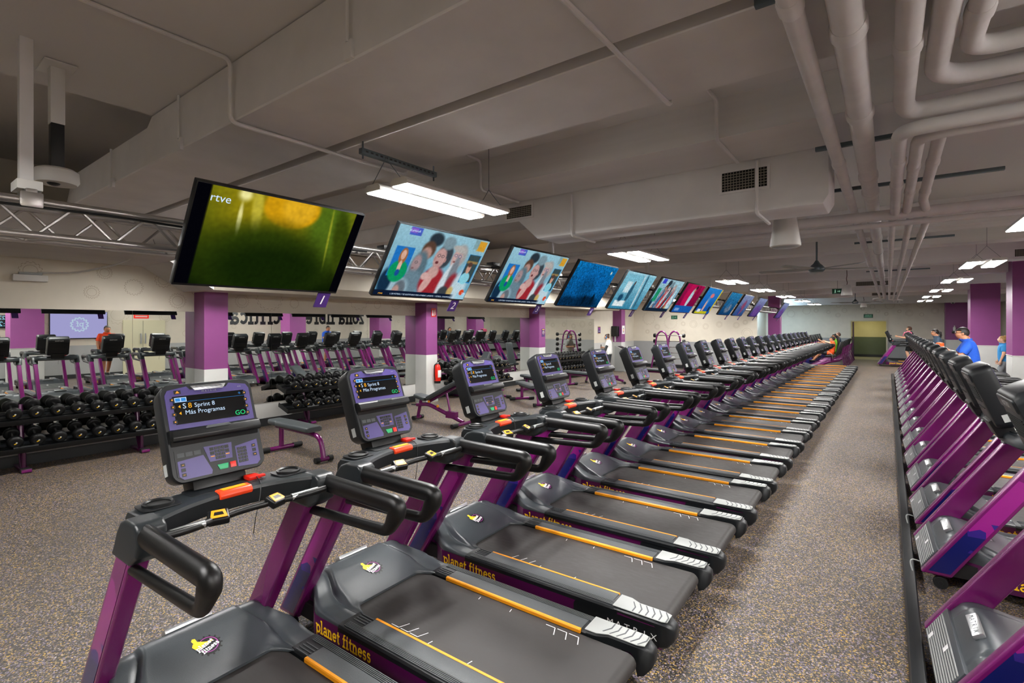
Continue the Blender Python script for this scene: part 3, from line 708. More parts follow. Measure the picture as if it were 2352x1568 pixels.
    def shell(w_, h_, r_): 
        out = []
        for x, y in rrect(w_, h_, r_, 5):
            out.append((x, y+(.014*(1-(2*x/w_)**2) if y > 0 else -.010*(1-(2*x/w_)**2))))
        return out
    bm = B(); base = shell(WW, HH, .045)
    rings = []
    for k, z in ((.86, -.135), (.93, -.13), (.97, -.10), (1.0, -.03), (1.0, -.006), (.985, 0)):
        rings.append([Mk @ Vector((x*k, y*(k if k > .95 else k*.98), z)) for x, y in base])
    loft(bm, rings); cs = obj('console', bm, M_char, o, ang=50)
    P = lambda x, y, z: Mk @ Vector((x, y, z))
    def plate(name, pts, z0, z1, m_, bev=0, **k): 
        bm = B(); prism(bm, pts, z0, z1, axis='z', M=Mk); return obj(name, bm, m_, cs, bevel=bev, smooth=bool(bev), **k)
    fu = [(-.198, .015), (.198, .015), (.198, .185), (.185, .208), (.10, .222), (.085, .204), (-.085, .204), (-.10, .222), (-.185, .208), (-.198, .185)]
    plate('face_plate', fu, -.002, .003, M_face, label='purple upper faceplate')
    plate('screen', rect(-.168, .168, .038, .176)[0], .003, .0042, E_scr, label='black LCD display')
    bm = B()
    tx = lambda s_, size, x, y, al='LEFT': flat(bm, text2d(s_, size, al), lambda a, b_: P(x+a, y+b_, .0048))
    tx('Sprint 8', .030, -.078, .123); tx('Más Programas', .030, -.123, .091); tx('S', .036, -.13, .124)
    flat(bm, rect(-.160, -.108, .147, .169), lambda a, b_: P(a, b_, .0045))
    obj('screen_text', bm, E_white, cs, smooth=False)
    bm = B(); flat(bm, rect(-.168, .168, .1455, .1467), lambda a, b_: P(a, b_, .0046))
    flat(bm, rect(-.157, -.136, .150, .166), lambda a, b_: P(a, b_, .0049)); flat(bm, rect(-.132, -.111, .150, .166), lambda a, b_: P(a, b_, .0049)); tx('*', .03, .145, .155, 'CENTER'); obj('screen_bar', bm, E_blue, cs, smooth=False)
    bm = B(); tx('8', .036, -.106, .124); 
    for y in (.124, .091): flat(bm, poly([(-.146, y), (-.136, y+.008), (-.136, y-.008)]), lambda a, b_: P(a-.003, b_, .0048))
    obj('screen_arrows', bm, E_yel, cs, smooth=False)
    bm = B(); tx('GO', .034, .106, .056); obj('screen_go', bm, E_grn, cs, smooth=False)
    bm = B(); tx('M A T R I X', .014, 0, .190, 'CENTER'); tx('A', .014, -.148, .162) ; tx('o-o', .012, .15, .198, 'CENTER'); obj('face_lettering', bm, M_lgrey, cs, smooth=False)
    bm = B()
    for s in (-1, 1):
        for k in range(4): prism(bm, [(s*.170+q*.5, .16-k*.036+w2) for q, w2 in ((-.018, -.007), (.012, -.01), (.018, -.004), (.018, .004), (.012, .01), (-.018, .007))], .0031, .0052, axis='z', M=Mk)
    prism(bm, rect(-.158, -.128, .187, .205)[0], .0031, .0045, axis='z', M=Mk); obj('soft_keys', bm, M_black, cs, smooth=False)
    bm = B()
    for s in (-1, 1):
        for k in range(4): flat(bm, rect(s*.170-.003, s*.170+.003, .16-k*.036-.003, .16-k*.036+.003), lambda a, b_: P(a, b_, .0055))
    flat(bm, poly([(-.152, .191), (-.134, .191), (-.143, .203)]), lambda a, b_: P(a, b_, .005)); obj('key_marks', bm, M_orange, cs, smooth=False)
    vg = plate('fan_grille', [(-.085, .222), (-.068, .197), (.068, .197), (.085, .222)], .0, .010, M_silver, .004, label='silver fan grille at the top')
    bm = B()
    for k in range(4): box(bm, -.07+.003*k, .07-.003*k, .201+.005*k, .2028+.005*k, .0095, .0115, Mk)
    obj('grille_slots', bm, M_black, cs, smooth=False)
    # reading shelf with a lip, then the lower keypad panel
    bm = B(); prism(bm, [(.015, -.004), (.012, .022), (.0, .040), (-.03, .046), (-.046, .040), (-.05, .03), (-.03, .012), (-.075, -.004)], -.205, .205, axis='x', M=Mk @ Matrix(((1, 0, 0, 0), (0, 1, 0, 0), (0, 0, 1, 0), (0, 0, 0, 1))))
    obj('reading_shelf', bm, M_black, cs, bevel=.004)
    plate('shelf_clip', [(-.06, -.002), (-.05, .008), (.05, .008), (.06, -.002), (.055, -.006), (-.055, -.006)], .030, .043, M_mgrey, .002)
    plate('lower_plate', [(-.196, -.085), (.196, -.085), (.196, -.205), (.17, -.226), (-.17, -.226), (-.196, -.205)], -.002, .0022, M_char)
    fp = B()
    for pts in ([(-.188, -.135), (-.075, -.125), (-.045, -.205), (-.05, -.222), (-.17, -.222), (-.188, -.205)], [(-.07, -.088), (.062, -.088), (.055, -.165), (-.05, -.165)], [(.075, -.112), (.188, -.095), (.188, -.205), (.17, -.222), (.075, -.215)]): prism(fp, pts, .0022, .0036, axis='z', M=Mk)
    obj('keypad_plate', fp, M_face, cs, smooth=False, label='purple keypad areas')
    bm = B()
    for cx, cy_, cols, rows, px in ((0, -.128, 3, 4, .016), (.105, -.160, 3, 5, .016)):
        for i in range(cols):
            for j in range(rows): x, y = cx+(i-1)*px, cy_+(j-(rows-1)/2)*px; prism(bm, rect(x-.0068, x+.0068, y-.0068, y+.0068)[0], .0036, .0052, axis='z', M=Mk)
    for x, y in ((-.168, -.155), (-.168, -.178), (-.168, -.201), (.166, -.125), (.166, -.148), (.166, -.171), (-.035, -.105), (-.035, -.125), (.035, -.105), (.035, -.125)): prism(bm, rect(x-.009, x+.009, y-.008, y+.008)[0], .0036, .0052, axis='z', M=Mk)
    obj('number_keys', bm, M_black, cs, smooth=False)
    bm = B()
    for x, y in ((-.168, -.155), (-.168, -.201), (.166, -.125), (.166, -.171)): flat(bm, rect(x-.004, x+.004, y-.0012, y+.0012), lambda a, b_: P(a, b_, .0056))
    for x in (-.035, .035): flat(bm, rect(x-.009, x+.009, -.143, -.139), lambda a, b_: P(a, b_, .0046))
    obj('key_lines', bm, M_orange, cs, smooth=False)
    bm = B()
    for i in range(3):
        for j in range(5): flat(bm, rect(.105+(i-1)*.016-.0015, .105+(i-1)*.016+.0015, -.160+(j-2)*.016-.002, -.160+(j-2)*.016+.002), lambda a, b_: P(a, b_, .0056))
        for j in range(4): flat(bm, rect((i-1)*.016-.0015, (i-1)*.016+.0015, -.128+(j-1.5)*.016-.002, -.128+(j-1.5)*.016+.002), lambda a, b_: P(a, b_, .0056))
    for k in range(3): flat(bm, rect(-.185+k*.036, -.155+k*.036, -.118, -.098), lambda a, b_: P(a, b_, .0026))
    obj('key_digits', bm, M_mgrey, cs, smooth=False)
    plate('start_button', [(-.022, -.186), (.030, -.186), (.026, -.212), (-.012, -.212)], .0036, .0056, M_green, .001, label='green start button')
    plate('pause_button', rect(.038, .066, -.212, -.184)[0], .0036, .0056, M_red, .001, label='red pause button')
    # back of the console: maker lettering, ribs and serial sticker
    Mr = Mk @ Matrix.Rotation(pi, 4, 'Y')
    bm = B(); box(bm, -.19, .19, .13, .205, .10, .142, Mr); bh = obj('back_cap', bm, M_dash, o, bevel=.016, seg=3)
    bm = B(); flat(bm, text2d('MATRIX', .045), lambda a, b_: Mr @ Vector((a, .168+b_, .1428))); obj('back_lettering', bm, M_wht, bh, smooth=False, label='white lettering on the back')
    bm = B()
    for k in range(9): box(bm, -.16, .16, -.02+.014*k, -.014+.014*k, .132, .139, Mr)
    box(bm, -.13, .13, -.075, -.07, .132, .140, Mr); obj('back_vents', bm, M_dark, cs, smooth=False)
    obj('serial_sticker', box(B(), -.20, -.199+.0, -.19, -.13, .03, .06, Mr) if False else box(B(), .2155, .2172, -.185, -.13, .045, .08, Mr), M_lgrey, cs, smooth=False)
    return o
TM = treadmill()
RZ = radians(1.5)
YL = [1.125, 2.153, 3.224, 4.299, 5.415, 6.451, 7.575, 8.679, 9.69, 10.77, 11.82, 12.89, 13.91, 14.97, 16.10, 17.19, 18.23, 19.2, 20.25, 21.33, 22.28, 23.33, 24.47]
def tm_place(x, y, label, group, first_=False):
    # the machine pivots about the middle of its deck
    px = .55; loc = (x+px-px*cos(RZ), y-px*sin(RZ), 0)
    if first_: TM.location = loc; TM.rotation_euler = (0, 0, RZ); TM['label'] = label; TM['group'] = group; return TM
    return dup(TM, loc, RZ, label, group)
for i, y in enumerate(YL):
    lab = ('nearest treadmill at bottom left, its deck cut by the lower edge of the photo' if i == 0 else
           'last treadmill of the left row, beside the recumbent bikes' if i == len(YL)-1 else
           '%s treadmill from the camera in the long row left of the aisle' % ORD[i])
    tm_place(-3.12, y, lab, 'treadmills in the row left of the aisle', i == 0)
YR = [2.45, 3.62, 5.29]+[5.29+1.137*k for k in range(1, 17)]
for i, y in enumerate(YR):
    lab = ('treadmill at bottom right corner, mostly outside the photo' if i == 0 else
           'second treadmill from the camera in the right row, its silver hood badge facing the aisle' if i == 1 else
           '%s treadmill from the camera in the row right of the aisle' % ORD[i])
    tm_place(.255, y, lab, 'treadmills in the row right of the aisle')
tm_place(-.35, 29.6, 'lone treadmill near the far doorway, used by the man in navy', 'treadmills in the row right of the aisle')

# low black cable duct along the right row
bm = B(); prism(bm, [(.092, 0), (.168, 0), (.168, .045), (.16, .055), (.10, .055)], -1, 24.4)
tag(obj('cable_duct', bm, M_char, bevel=.004), 'long black cable channel on the floor along the right treadmills', 'cable channel')

# ---------------------------------------------------------------- televisions on the truss
import numpy as np
def srgb(h): return np.array([int(h[i:i+2], 16)/255 for i in (0, 2, 4)])
def paint(ops, bg, nx=176, ny=100):
    """a screen picture sampled on a grid; ops are soft shapes (kind, x, y, rx, ry, colour, softness[, angle])"""
    X, Y = np.meshgrid(np.linspace(0, 1, nx+1), np.linspace(0, 1, ny+1)); X = X*1.75; I = np.zeros(X.shape+(3,))
    c0, c1 = srgb(bg[0]), srgb(bg[1]); I[:] = c0*(1-Y[..., None])+c1*Y[..., None]
    for op in ops:
        k, x, y, rx, ry, col, sf = op[:7]; sf = max(.03, sf*.85); a = radians(op[7]) if len(op) > 7 else 0
        dx, dy = X-x*1.75, Y-y; u, v_ = dx*cos(a)+dy*sin(a), -dx*sin(a)+dy*cos(a); u, v_ = u/rx, v_/ry
        d = np.sqrt(u*u+v_*v_) if k == 'e' else np.maximum(abs(u), abs(v_))
        m_ = np.clip((1+sf-d)/(2*sf), 0, 1)[..., None]; m_ = m_*m_*(3-2*m_); I = I*(1-m_)+srgb(col)*m_
    return I
def noise_img(I, amp, seed, k=3):
    R = np.random.RandomState(seed); n = R.rand(*I.shape[:2])
    for _ in range(k): n = (n+np.roll(n, 1, 0)+np.roll(n, 1, 1)+np.roll(n, -1, 0)+np.roll(n, -1, 1))/5
    n = (n-n.mean())/n.std(); return np.clip(I*(1+amp*n[..., None]), 0, 1)
crowd = [('e', .40, .88, .13, .10, '2b3640', .3), ('e', .36, .72, .12, .13, '5b4236', .25), ('e', .35, .66, .09, .10, 'b78f84', .3),
    ('e', .32, .45, .14, .24, '5b7480', .25), ('e', .29, .50, .08, .13, 'a88f92', .35), ('e', .30, .20, .2, .2, '6d8896', .3),
    ('e', .55, .66, .15, .19, '3d454d', .2), ('e', .51, .62, .11, .16, 'c69c98', .2), ('e', .55, .86, .12, .10, '7f97a2', .3), ('e', .52, .24, .22, .24, 'a32a33', .2), ('e', .50, .40, .10, .10, 'caa29c', .3), ('e', .47, .22, .07, .16, 'd6a8a2', .3, -20), ('e', .43, .33, .07, .06, 'd9b0ab', .3),
    ('e', .72, .70, .14, .18, 'a9a6a4', .25), ('e', .70, .64, .10, .16, 'cfa9a4', .25), ('e', .68, .30, .11, .32, 'd3dfe6', .3, -12), ('e', .72, .42, .07, .3, '7f8790', .4), ('e', .76, .22, .12, .2, '93303a', .3), ('e', .86, .2, .16, .3, 'c2dbe6', .3), ('e', .70, .10, .10, .10, '3f454a', .3), ('e', .78, .12, .06, .08, 'c9ae6b', .4),
    ('e', .18, .12, .2, .16, 'a3c2d0', .3), ('e', .22, .10, .10, .14, '67727b', .25), ('e', .19, .06, .06, .1, 'b9948c', .3), ('e', .06, .2, .1, .2, '15304a', .3),
    ('e', .49, .66, .030, .022, '3a3a44', .3), ('e', .535, .655, .030, .022, '3a3a44', .3), ('e', .49, .66, .022, .015, 'c69c98', .3), ('e', .535, .655, .022, .015, 'c69c98', .3), ('e', .495, .555, .03, .022, '6a3438', .4), ('e', .462, .61, .02, .03, 'b98a86', .4), ('e', .575, .60, .02, .035, 'b58884', .4),
    ('e', .285, .52, .026, .02, '4d4a50', .4), ('e', .285, .52, .018, .013, 'a88f92', .4), ('e', .27, .43, .025, .012, '7d5a5c', .4), ('e', .675, .70, .032, .022, '4a5a8a', .3), ('e', .725, .69, .032, .022, '4a5a8a', .3), ('e', .675, .70, .023, .015, 'd4b2ae', .3), ('e', .725, .69, .023, .015, 'd4b2ae', .3), ('e', .68, .60, .025, .015, '8a5a58', .4), ('e', .69, .80, .14, .05, 'b8b4b0', .3, -10),
    ('r', .93, .90, .09, .08, 'd9a032', .2), ('r', .86, .92, .05, .08, '86a9b0', .3), ('r', .17, .94, .10, .055, '4a62c8', .1), ('r', .15, .95, .06, .035, '8a63d0', .3),
    ('r', .135, .50, .155, .215, '2277c8', .03), ('e', .14, .36, .15, .16, '0f9a63', .12), ('e', .14, .58, .065, .12, 'a4683f', .15), ('e', .14, .60, .04, .07, 'e0b09a', .2), ('e', .14, .43, .03, .09, 'e0b8a6', .2), ('e', .14, .34, .035, .05, '1d4f9a', .2),
    ('r', .905, .52, .13, .235, '1c8fe0', .02), ('r', .905, .525, .12, .225, '3a4d50', .05), ('r', .905, .63, .12, .02, '9a8050', .3), ('e', .89, .36, .10, .10, '8fd6e6', .15), ('e', .89, .53, .045, .09, 'd2a08a', .2), ('e', .89, .59, .05, .04, '5a4038', .3), ('r', .40, .02, .75, .055, '101c33', .1), ('r', .94, .05, .1, .06, 'a8d7ea', .2), ('e', .935, .12, .05, .05, 'e0502c', .1)]
PICS = [
 lambda: noise_img(paint([('e', .5, .95, .75, .5, '9a8a12', .7), ('e', .78, .75, .25, .5, '55701a', .6), ('e', .52, .92, .30, .22, 'd8a012', .12), ('e', .56, .93, .18, .17, 'e8b224', .3), ('e', .32, .85, .05, .3, 'c8b83a', .5, 8), ('e', .24, .72, .02, .16, 'f0e89a', .5, 4), ('e', .24, .97, .06, .06, 'f6eea0', .7), ('e', .45, .30, .66, .42, '2c3c0a', .4), ('e', .5, .2, .6, .3, '142406', .5), ('e', .9, .62, .10, .4, '38480c', .4, 15), ('e', .80, .70, .012, .3, '9aa02a', .8, 8), ('r', .02, .5, .085, .6, '04040a', .05), ('r', .98, .5, .07, .6, '04040a', .05)], ('0d1a04', '5d6a10')), .03, 1),
 lambda: noise_img(paint(crowd, ('6aa3bd', '9ccadb')), .025, 2, 1),
 lambda: noise_img(paint(crowd, ('6aa3bd', '9ccadb')), .025, 2, 1),
 lambda: noise_img(paint([('e', .5, .5, .9, .5, '0a62a8', .8), ('e', .45, .42, .35, .25, '084b80', .5), ('e', .6, .1, .5, .16, '06213c', .4), ('e', .2, .08, .4, .14, '072a4a', .5), ('e', .75, .18, .06, .14, '041a2c', .4), ('e', .55, .15, .05, .12, '04182a', .4), ('e', .88, .86, .03, .04, 'cfd6c0', .4)], ('062b4c', '1180c4')), .12, 4, 2),
 lambda: noise_img(paint([('r', .5, .75, .9, .2, '7fc0d6', .2), ('r', .25, .6, .15, .15, 'cfe6ee', .2), ('r', .78, .5, .05, .5, '3c6a80', .3, 12), ('r', .68, .5, .05, .5, 'b8d4de', .3, 12), ('e', .40, .45, .09, .28, '2f5c74', .3), ('e', .41, .72, .04, .06, '5a4a48', .3), ('r', .25, .15, .3, .08, 'e6f2f6', .2), ('e', .2, .3, .12, .1, '1d4866', .4)], ('3a87a8', 'a6d8e8')), .06, 5, 2),
 lambda: noise_img(paint(crowd[:27]+[('e', .3+.11*i, .35+.05*(i % 3), .05, .3, c, .3, -15) for i, c in enumerate(('3a5f9a', 'c03a4a', 'b8c8d6', '2d3a55', 'c84a50', 'd6dde4'))]+[('r', .12, .5, .12, .2, '22956a', .2), ('r', .14, .92, .13, .07, '3f49c8', .2), ('r', .5, .04, .9, .05, '16263a', .2)], ('5d96b4', 'a8cfdc')), .08, 6, 2),
 lambda: noise_img(paint([('e', .35, .6, .3, .5, 'c01454', .3), ('e', .52, .52, .15, .34, 'b9d0dc', .2), ('e', .56, .82, .07, .1, 'b8806c', .2), ('e', .6, .9, .09, .06, '3a1626', .3), ('e', .75, .7, .12, .3, '90103c', .3), ('r', .5, .12, .9, .12, '1b5cae', .1), ('r', .2, .1, .2, .05, '7a9ed8', .2)], ('6a0d3a', 'a81350')), .05, 7, 2),
 lambda: noise_img(paint([('e', .42, .5, .14, .36, '4a8fd0', .3), ('e', .50, .72, .2, .09, 'e07a80', .3), ('e', .40, .25, .10, .3, 'd9a9a0', .3, 10), ('r', .97, .6, .07, .5, 'd6c81e', .1), ('r', .4, .04, .7, .06, 'c8c022', .15), ('r', .2, .12, .18, .06, 'e6e6e0', .2), ('r', .8, .2, .1, .1, '22344a', .2)], ('1550a8', '2a86d4')), .05, 8, 2),
 lambda: noise_img(paint([('e', .5, .3, .4, .2, '6a7a90', .4), ('e', .4, .5, .2, .2, '2f6a9a', .4)], ('123a66', '2c7fb0')), .15, 9, 2),
 lambda: noise_img(paint([('e', .5, .4, .3, .35, '8a4a6a', .4), ('e', .4, .2, .2, .2, '3a4a90', .4)], ('2c4a80', '8a94b8')), .12, 10, 2),
 lambda: noise_img(paint([('e', .5, .3, .6, .3, '6a4a90', .5)], ('3d2a6a', '8c9ac0')), .10, 11, 2),
]
TT = radians(33); TU = Vector((sin(TT), 0, cos(TT))); TN = Vector((cos(TT), 0, -sin(TT)))
def television(k, y, z, pic, num, label):
    o = thing('television', label, 'television', (-3.6, y, z), 0, 'televisions hung along the truss')
    Mv = Matrix(((0, TU.x, TN.x, 0), (1, 0, 0, 0), (0, TU.z, TN.z, 0), (0, 0, 0, 1)))
    W2, H_ = .588, .705
    bm = B(); box(bm, -W2, W2, 0, H_, -.045, 0, Mv); box(bm, -.35, .35, .08, .55, -.075, -.045, Mv); obj('casing', bm, M_black, o, bevel=.006)
    b_ = .008
    I = PICS[pic](); ny, nx = I.shape[0]-1, I.shape[1]-1
    V = [Mv @ Vector((-W2+b_+(2*W2-2*b_)*i/nx, b_+.01+(H_-2*b_-.01)*j/ny, .0012)) for j in range(ny+1) for i in range(nx+1)]
    F = [(j*(nx+1)+i, j*(nx+1)+i+1, (j+1)*(nx+1)+i+1, (j+1)*(nx+1)+i) for j in range(ny) for i in range(nx)]
    me = bpy.data.meshes.new('screen_picture'); me.from_pydata(V, [], F)
    L_ = np.where(I <= .04045, I/12.92, ((I+.055)/1.055)**2.4); A4 = np.ones((len(V), 4), 'f'); A4[:, :3] = L_.reshape(-1, 3)
    at_ = me.color_attributes.new('Col', 'FLOAT_COLOR', 'POINT'); at_.data.foreach_set('color', A4.ravel()); me.materials.append(E_pic)
    scr = link('screen', me, o)
    pl = lambda a, c, q=.0025: Mv @ Vector((a, c, q))
    def lettering(items, m_):
        bm = B()
        for s_, size, x, y_, al in items: flat(bm, text2d(s_, size, al), lambda a, c: pl(x+a, y_+c))
        obj('screen_lettering', bm, m_, scr, smooth=False)
    if pic == 0: lettering([('rtve', .075, -.50, .62, 'LEFT')], E_white)
    if pic in (1, 2):
        lettering([('L DE FÚTBOL Y ES SUSTITUIDO POR AYMERIC LAPORTE  /  FÚTBOL, CHAMPIONS LE', .0215, -.40, .035, 'LEFT'), ('24h', .034, .537, .088, 'CENTER'), ('#LaHoraR', .03, -.40, .66, 'CENTER')], E_white)
        lettering([('rtve', .03, -.53, .035, 'LEFT')], E_yel)
    # number tag below the right-hand corner
    tg = obj('number_tag', box(B(), W2-.155, W2-.045, -.135, -.004, -.012, -.004, Mv), M_dpurp, o, smooth=False, label='purple number tag')
    bm = B(); flat(bm, text2d(str(num), .115), lambda a, c: Mv @ Vector((W2-.10+a+c*.12, -.07+c, -.0032))); obj('tag_number', bm, M_wht, tg, smooth=False)
    bm = B(); tube(bm, [Mv @ Vector((-.2, .36, -.07)), (-.02, -.2, .42), (-.25, -.2, .44)], .015, 8); tube(bm, [Mv @ Vector((.2, .36, -.07)), (-.02, .2, .42), (-.25, .2, .44)], .015, 8)
    obj('mounting_arm', bm, M_black, o)
TVS = [(1.83, 0, 1, 'nearest television, showing a blurry yellow and green picture, tagged 1'), (3.35, 1, 2, 'television tagged 2, showing a crowd of faces with a news ticker'), (4.92, 2, 3, 'television tagged 3, showing a crowd of faces, farther than the one tagged 2'),
 (6.38, 3, 4, 'television tagged 4, showing a deep blue underwater view'), (7.92, 4, 5, 'television tagged 5, showing a pale blue room'), (9.42, 5, 1, 'sixth television from the camera, showing a bright street crowd'), (10.85, 6, 2, 'seventh television from the camera, showing a pale figure on crimson'),
 (12.35, 7, 3, 'eighth television from the camera, blue picture with a yellow edge'), (14.4, 8, 4, 'ninth television from the camera, dim blue picture'), (15.9, 9, 5, 'tenth television from the camera, mauve and blue picture'), (18.0, 10, 1, 'eleventh television from the camera, greyish purple picture'), (22.6, 10, 2, 'farthest television, beyond the far left pillar')]
for k, (y, pic, num, lab) in enumerate(TVS): television(k, y, 2.2, pic, num, lab)
# box truss carrying the screens
o = thing('lighting_truss', 'long silver box truss carrying the televisions', 'truss', (-3.99, -1.5, 2.55)); TL = 26.0
for x, z in ((.13, .095), (.13, -.095), (-.13, .095), (-.13, -.095)): obj('chord', tube(B(), [(x, 0, z), (x, TL, z)], .0225, 14), M_alu, o)
def lace(nm, f, ph):
    bm = B(); n = int(TL/.18)
    for i in range(n): a, c = (.095, -.095) if (i+ph) % 2 else (-.095, .095); tube(bm, [f(a, i*.18), f(c, i*.18+.18)], .009, 6, False)
    obj(nm, bm, M_alu, o)
lace('front_lacing', lambda a, y: (.13, y, a), 0); lace('rear_lacing', lambda a, y: (-.13, y, a), 1); lace('bottom_lacing', lambda a, y: (a*1.37, y, -.095), 0); lace('top_lacing', lambda a, y: (a*1.37, y, .095), 1)
bm = B()
for i, y in enumerate((1.72, 3.1, 4.75, 6.2, 9.3, 12.2)):
    tag(obj('adapter_box', bx(-3.95, -3.84, y, y+.13, 2.668, 2.71), M_black, bevel=.006), 'small black adapter box on the truss above the %s television' % ORD[(0, 1, 2, 3, 5, 7)[i]], 'adapter')
tag(obj('power_cable', tube(B(), arc([(-3.84, -1.2, 2.615), (-3.83, .2, 2.60), (-3.84, 1.0, 2.62), (-3.83, 1.9, 2.60), (-3.84, 2.9, 2.62)], .2), .008, 8), M_black), 'black cable lying along the near end of the truss', 'cable')
# square posts holding the truss and the ceiling camera
o = thing('truss_post', 'white square post dropping from the ceiling to the truss', 'post', (-3.99, .64, 2.68))
obj('post', bx(-.03, .03, -.03, .03, .02, .92), M_duct, o, bevel=.004); obj('clamp', bx(.10, .165, -.05, .05, -.075, .012), M_alu, o, bevel=.01); obj('cross_bar', bx(-.16, .16, -.025, .025, -.004, .03), M_alu, o, bevel=.006); obj('clamp_bracket', bx(-.05, .12, -.055, .055, .03, .085), M_white, o, bevel=.006)
for i, y in enumerate((6.3, 10.0, 14.6, 19.5)):
    q = dup(o, (-3.99, y, 2.68), label='dark far truss post, %s along the truss from the camera' % ORD[i])
q = None
o = thing('ceiling_camera', 'white dome camera on a pole from the ceiling, near the truss', 'camera', (-4.27, .83, 2.87))
obj('mount_pole', bx(-.036, .036, -.036, .036, .36, .73), M_white, o, bevel=.004); obj('mount_pole', bx(-.033, .033, -.033, .033, .07, .36), MATS['charcoal_plastic'], o, bevel=.004, label='dark lower pole section')
obj('ceiling_plate', bx(-.12, .12, -.08, .08, .715, .728), M_white, o, bevel=.003)
obj('dome_housing', lathe(B(), [(.001, .08), (.09, .075), (.112, .06), (.115, .0), (.102, -.02), (.055, -.025), (.001, -.025)], 28), M_white, o)
obj('lens', ell(B(), (.03, -.02, -.022), (.035, .035, .018)), M_black, o)
o = thing('emergency_light', 'white emergency light box high on the gear-patterned wall', 'light', (WX, 1.58, 2.6)); obj('housing', bx(0, .10, -.18, .18, -.05, .04), M_white, o, bevel=.01); obj('cover', bx(.01, .09, -.12, .12, .04, .075), M_lgrey, o, bevel=.01)
tag(obj('flex_cable', tube(B(), arc([(WX+.02, 1.66, 2.68), (WX+.25, 2.0, 2.68), (WX+.8, 2.35, 2.8), (WX+1.0, 2.5, 2.9)], .2), .014, 8), M_white), 'white cable from the emergency light up to the soffit', 'cable')
tag(obj('smoke_detector', lathe(B(), [(.001, -.05), (.05, -.045), (.06, 0), (.001, 0)], 18, Matrix.Translation((-2.0, 5.75, 3.6))), M_white), 'small white detector on the ceiling above the second lamp', 'detector')

# speakers and fans
def speaker(x, y, z, label):
    o = thing('pendant_speaker', label, 'speaker', (x, y, z), 0, 'pendant speakers')
    obj('cabinet', lathe(B(), [(.001, .0), (.125, .0), (.138, .008), (.138, .03), (.10, .285), (.09, .30), (.001, .30)], 32), M_white, o)
    obj('grille', lathe(B(), [(.001, -.006), (.115, -.006), (.124, .001), (.001, .002)], 32), M_lgrey, o)
    obj('signal_cord', tube(B(), arc([(0, 0, .29), (.02, .01, .36), (-.01, 0, .46), (.01, 0, .56), (0, 0, 3.6-z)], .06), .009, 8), mat('cord_brown', '4a2018', .5) if 'cord_brown' not in MATS else MATS['cord_brown'], o)
for i, (y, z) in enumerate(((5.63, 2.72), (17.2, 2.78), (29.6, 2.78))): speaker(-.82 if i == 0 else -.95, y, z, ('white cone speaker hanging nearest the camera', 'white cone speaker hanging halfway down the hall', 'white cone speaker hanging near the far wall')[i])
def fan(x, y, z, label, a0):
    o = thing('ceiling_fan', label, 'fan', (x, y, z), 0, 'ceiling fans')
    obj('motor', lathe(B(), [(.001, -.05), (.09, -.05), (.12, -.02), (.12, .02), (.05, .09), (.02, .14), (.001, .14)], 24), M_steel, o)
    obj('down_rod', tube(B(), [(0, 0, .12), (0, 0, 3.6-z)], .014, 10), M_steel, o)
    for k in range(5):
        R = Matrix.Rotation(a0+2*pi*k/5, 4, 'Z') @ Matrix.Rotation(radians(12), 4, 'X'); bm = B()
        prism(bm, [(.10, -.03), (.30, -.07), (.88, -.055), (.90, 0), (.88, .055), (.30, .07), (.10, .03)], -.005, .005, axis='z', M=R); obj('blade', bm, M_lgrey, o, bevel=.003)
fan(-.95, 9.7, 2.87, 'grey ceiling fan nearest the camera', .5); fan(-1.1, 25.3, 2.87, 'grey ceiling fan near the far wall', 1.0); fan(-6.4, 9.9, 2.87, 'grey ceiling fan over the weight area', .2)

# ---------------------------------------------------------------- signs
def sign(name, label, w_, h_, Mx, m_, shapes, cat='sign'):
    """flat wall sign: Mx maps (right, up, out) to the wall; shapes: (2D shape, material)"""
    o = thing(name, label, cat, Mx.to_translation()); Mx = Mx.copy(); Mx.translation = (0, 0, 0)
    p = obj('sign_board', box(B(), -w_/2, w_/2, -h_/2, h_/2, 0, .008, Mx), m_, o, smooth=False)
    by = {}
    for VF, mm in shapes: by.setdefault(mm.name, (mm, []))[1].append(VF)
    for mm, vs in by.values():
        bm = B(); [flat(bm, VF, lambda a, c: Mx @ Vector((a, c, .0092))) for VF in vs]; obj('sign_print', bm, mm, o, smooth=False)
    return o
def on(axis, p):
    if axis == '+x': M_ = Matrix(((0, 0, 1, 0), (1, 0, 0, 0), (0, 1, 0, 0), (0, 0, 0, 1)))
    elif axis == '-x': M_ = Matrix(((0, 0, -1, 0), (-1, 0, 0, 0), (0, 1, 0, 0), (0, 0, 0, 1)))
    else: M_ = Matrix(((1, 0, 0, 0), (0, 0, -1, 0), (0, 1, 0, 0), (0, 0, 0, 1)))    # facing -y
    M_ = M_.copy(); M_.translation = p; return M_
def tshape(s_, size, x, y, al='CENTER'): V, F = text2d(s_, size, al); return [(a+x, c+y) for a, c in V], F
man = [disc(-.06, .045, .014), rect(-.075, -.045, -.02, .03), poly([(-.075, -.02), (-.09, -.06), (-.078, -.062), (-.06, -.02)]), poly([(-.06, -.02), (-.05, -.062), (-.038, -.06), (-.045, -.02)])]
arrow = [rect(.0, .05, -.01, .01), poly([(.05, -.035), (.085, 0), (.05, .035)])]
sign('exit_sign', 'green exit sign with arrow on the cream back wall', .28, .17, on('-y', (-7.68, 22.4, 2.27)), M_exit, [(s_, E_exit) for s_ in man+arrow])
sign('exit_sign', 'green SALIDA DE EMERGENCIA sign above the far doorway', .42, .20, on('-y', (-.88, FY, 2.42)), M_exit, [(tshape('SALIDA DE', .062, 0, .035), E_exit), (tshape('EMERGENCIA', .056, 0, -.045), E_exit)])
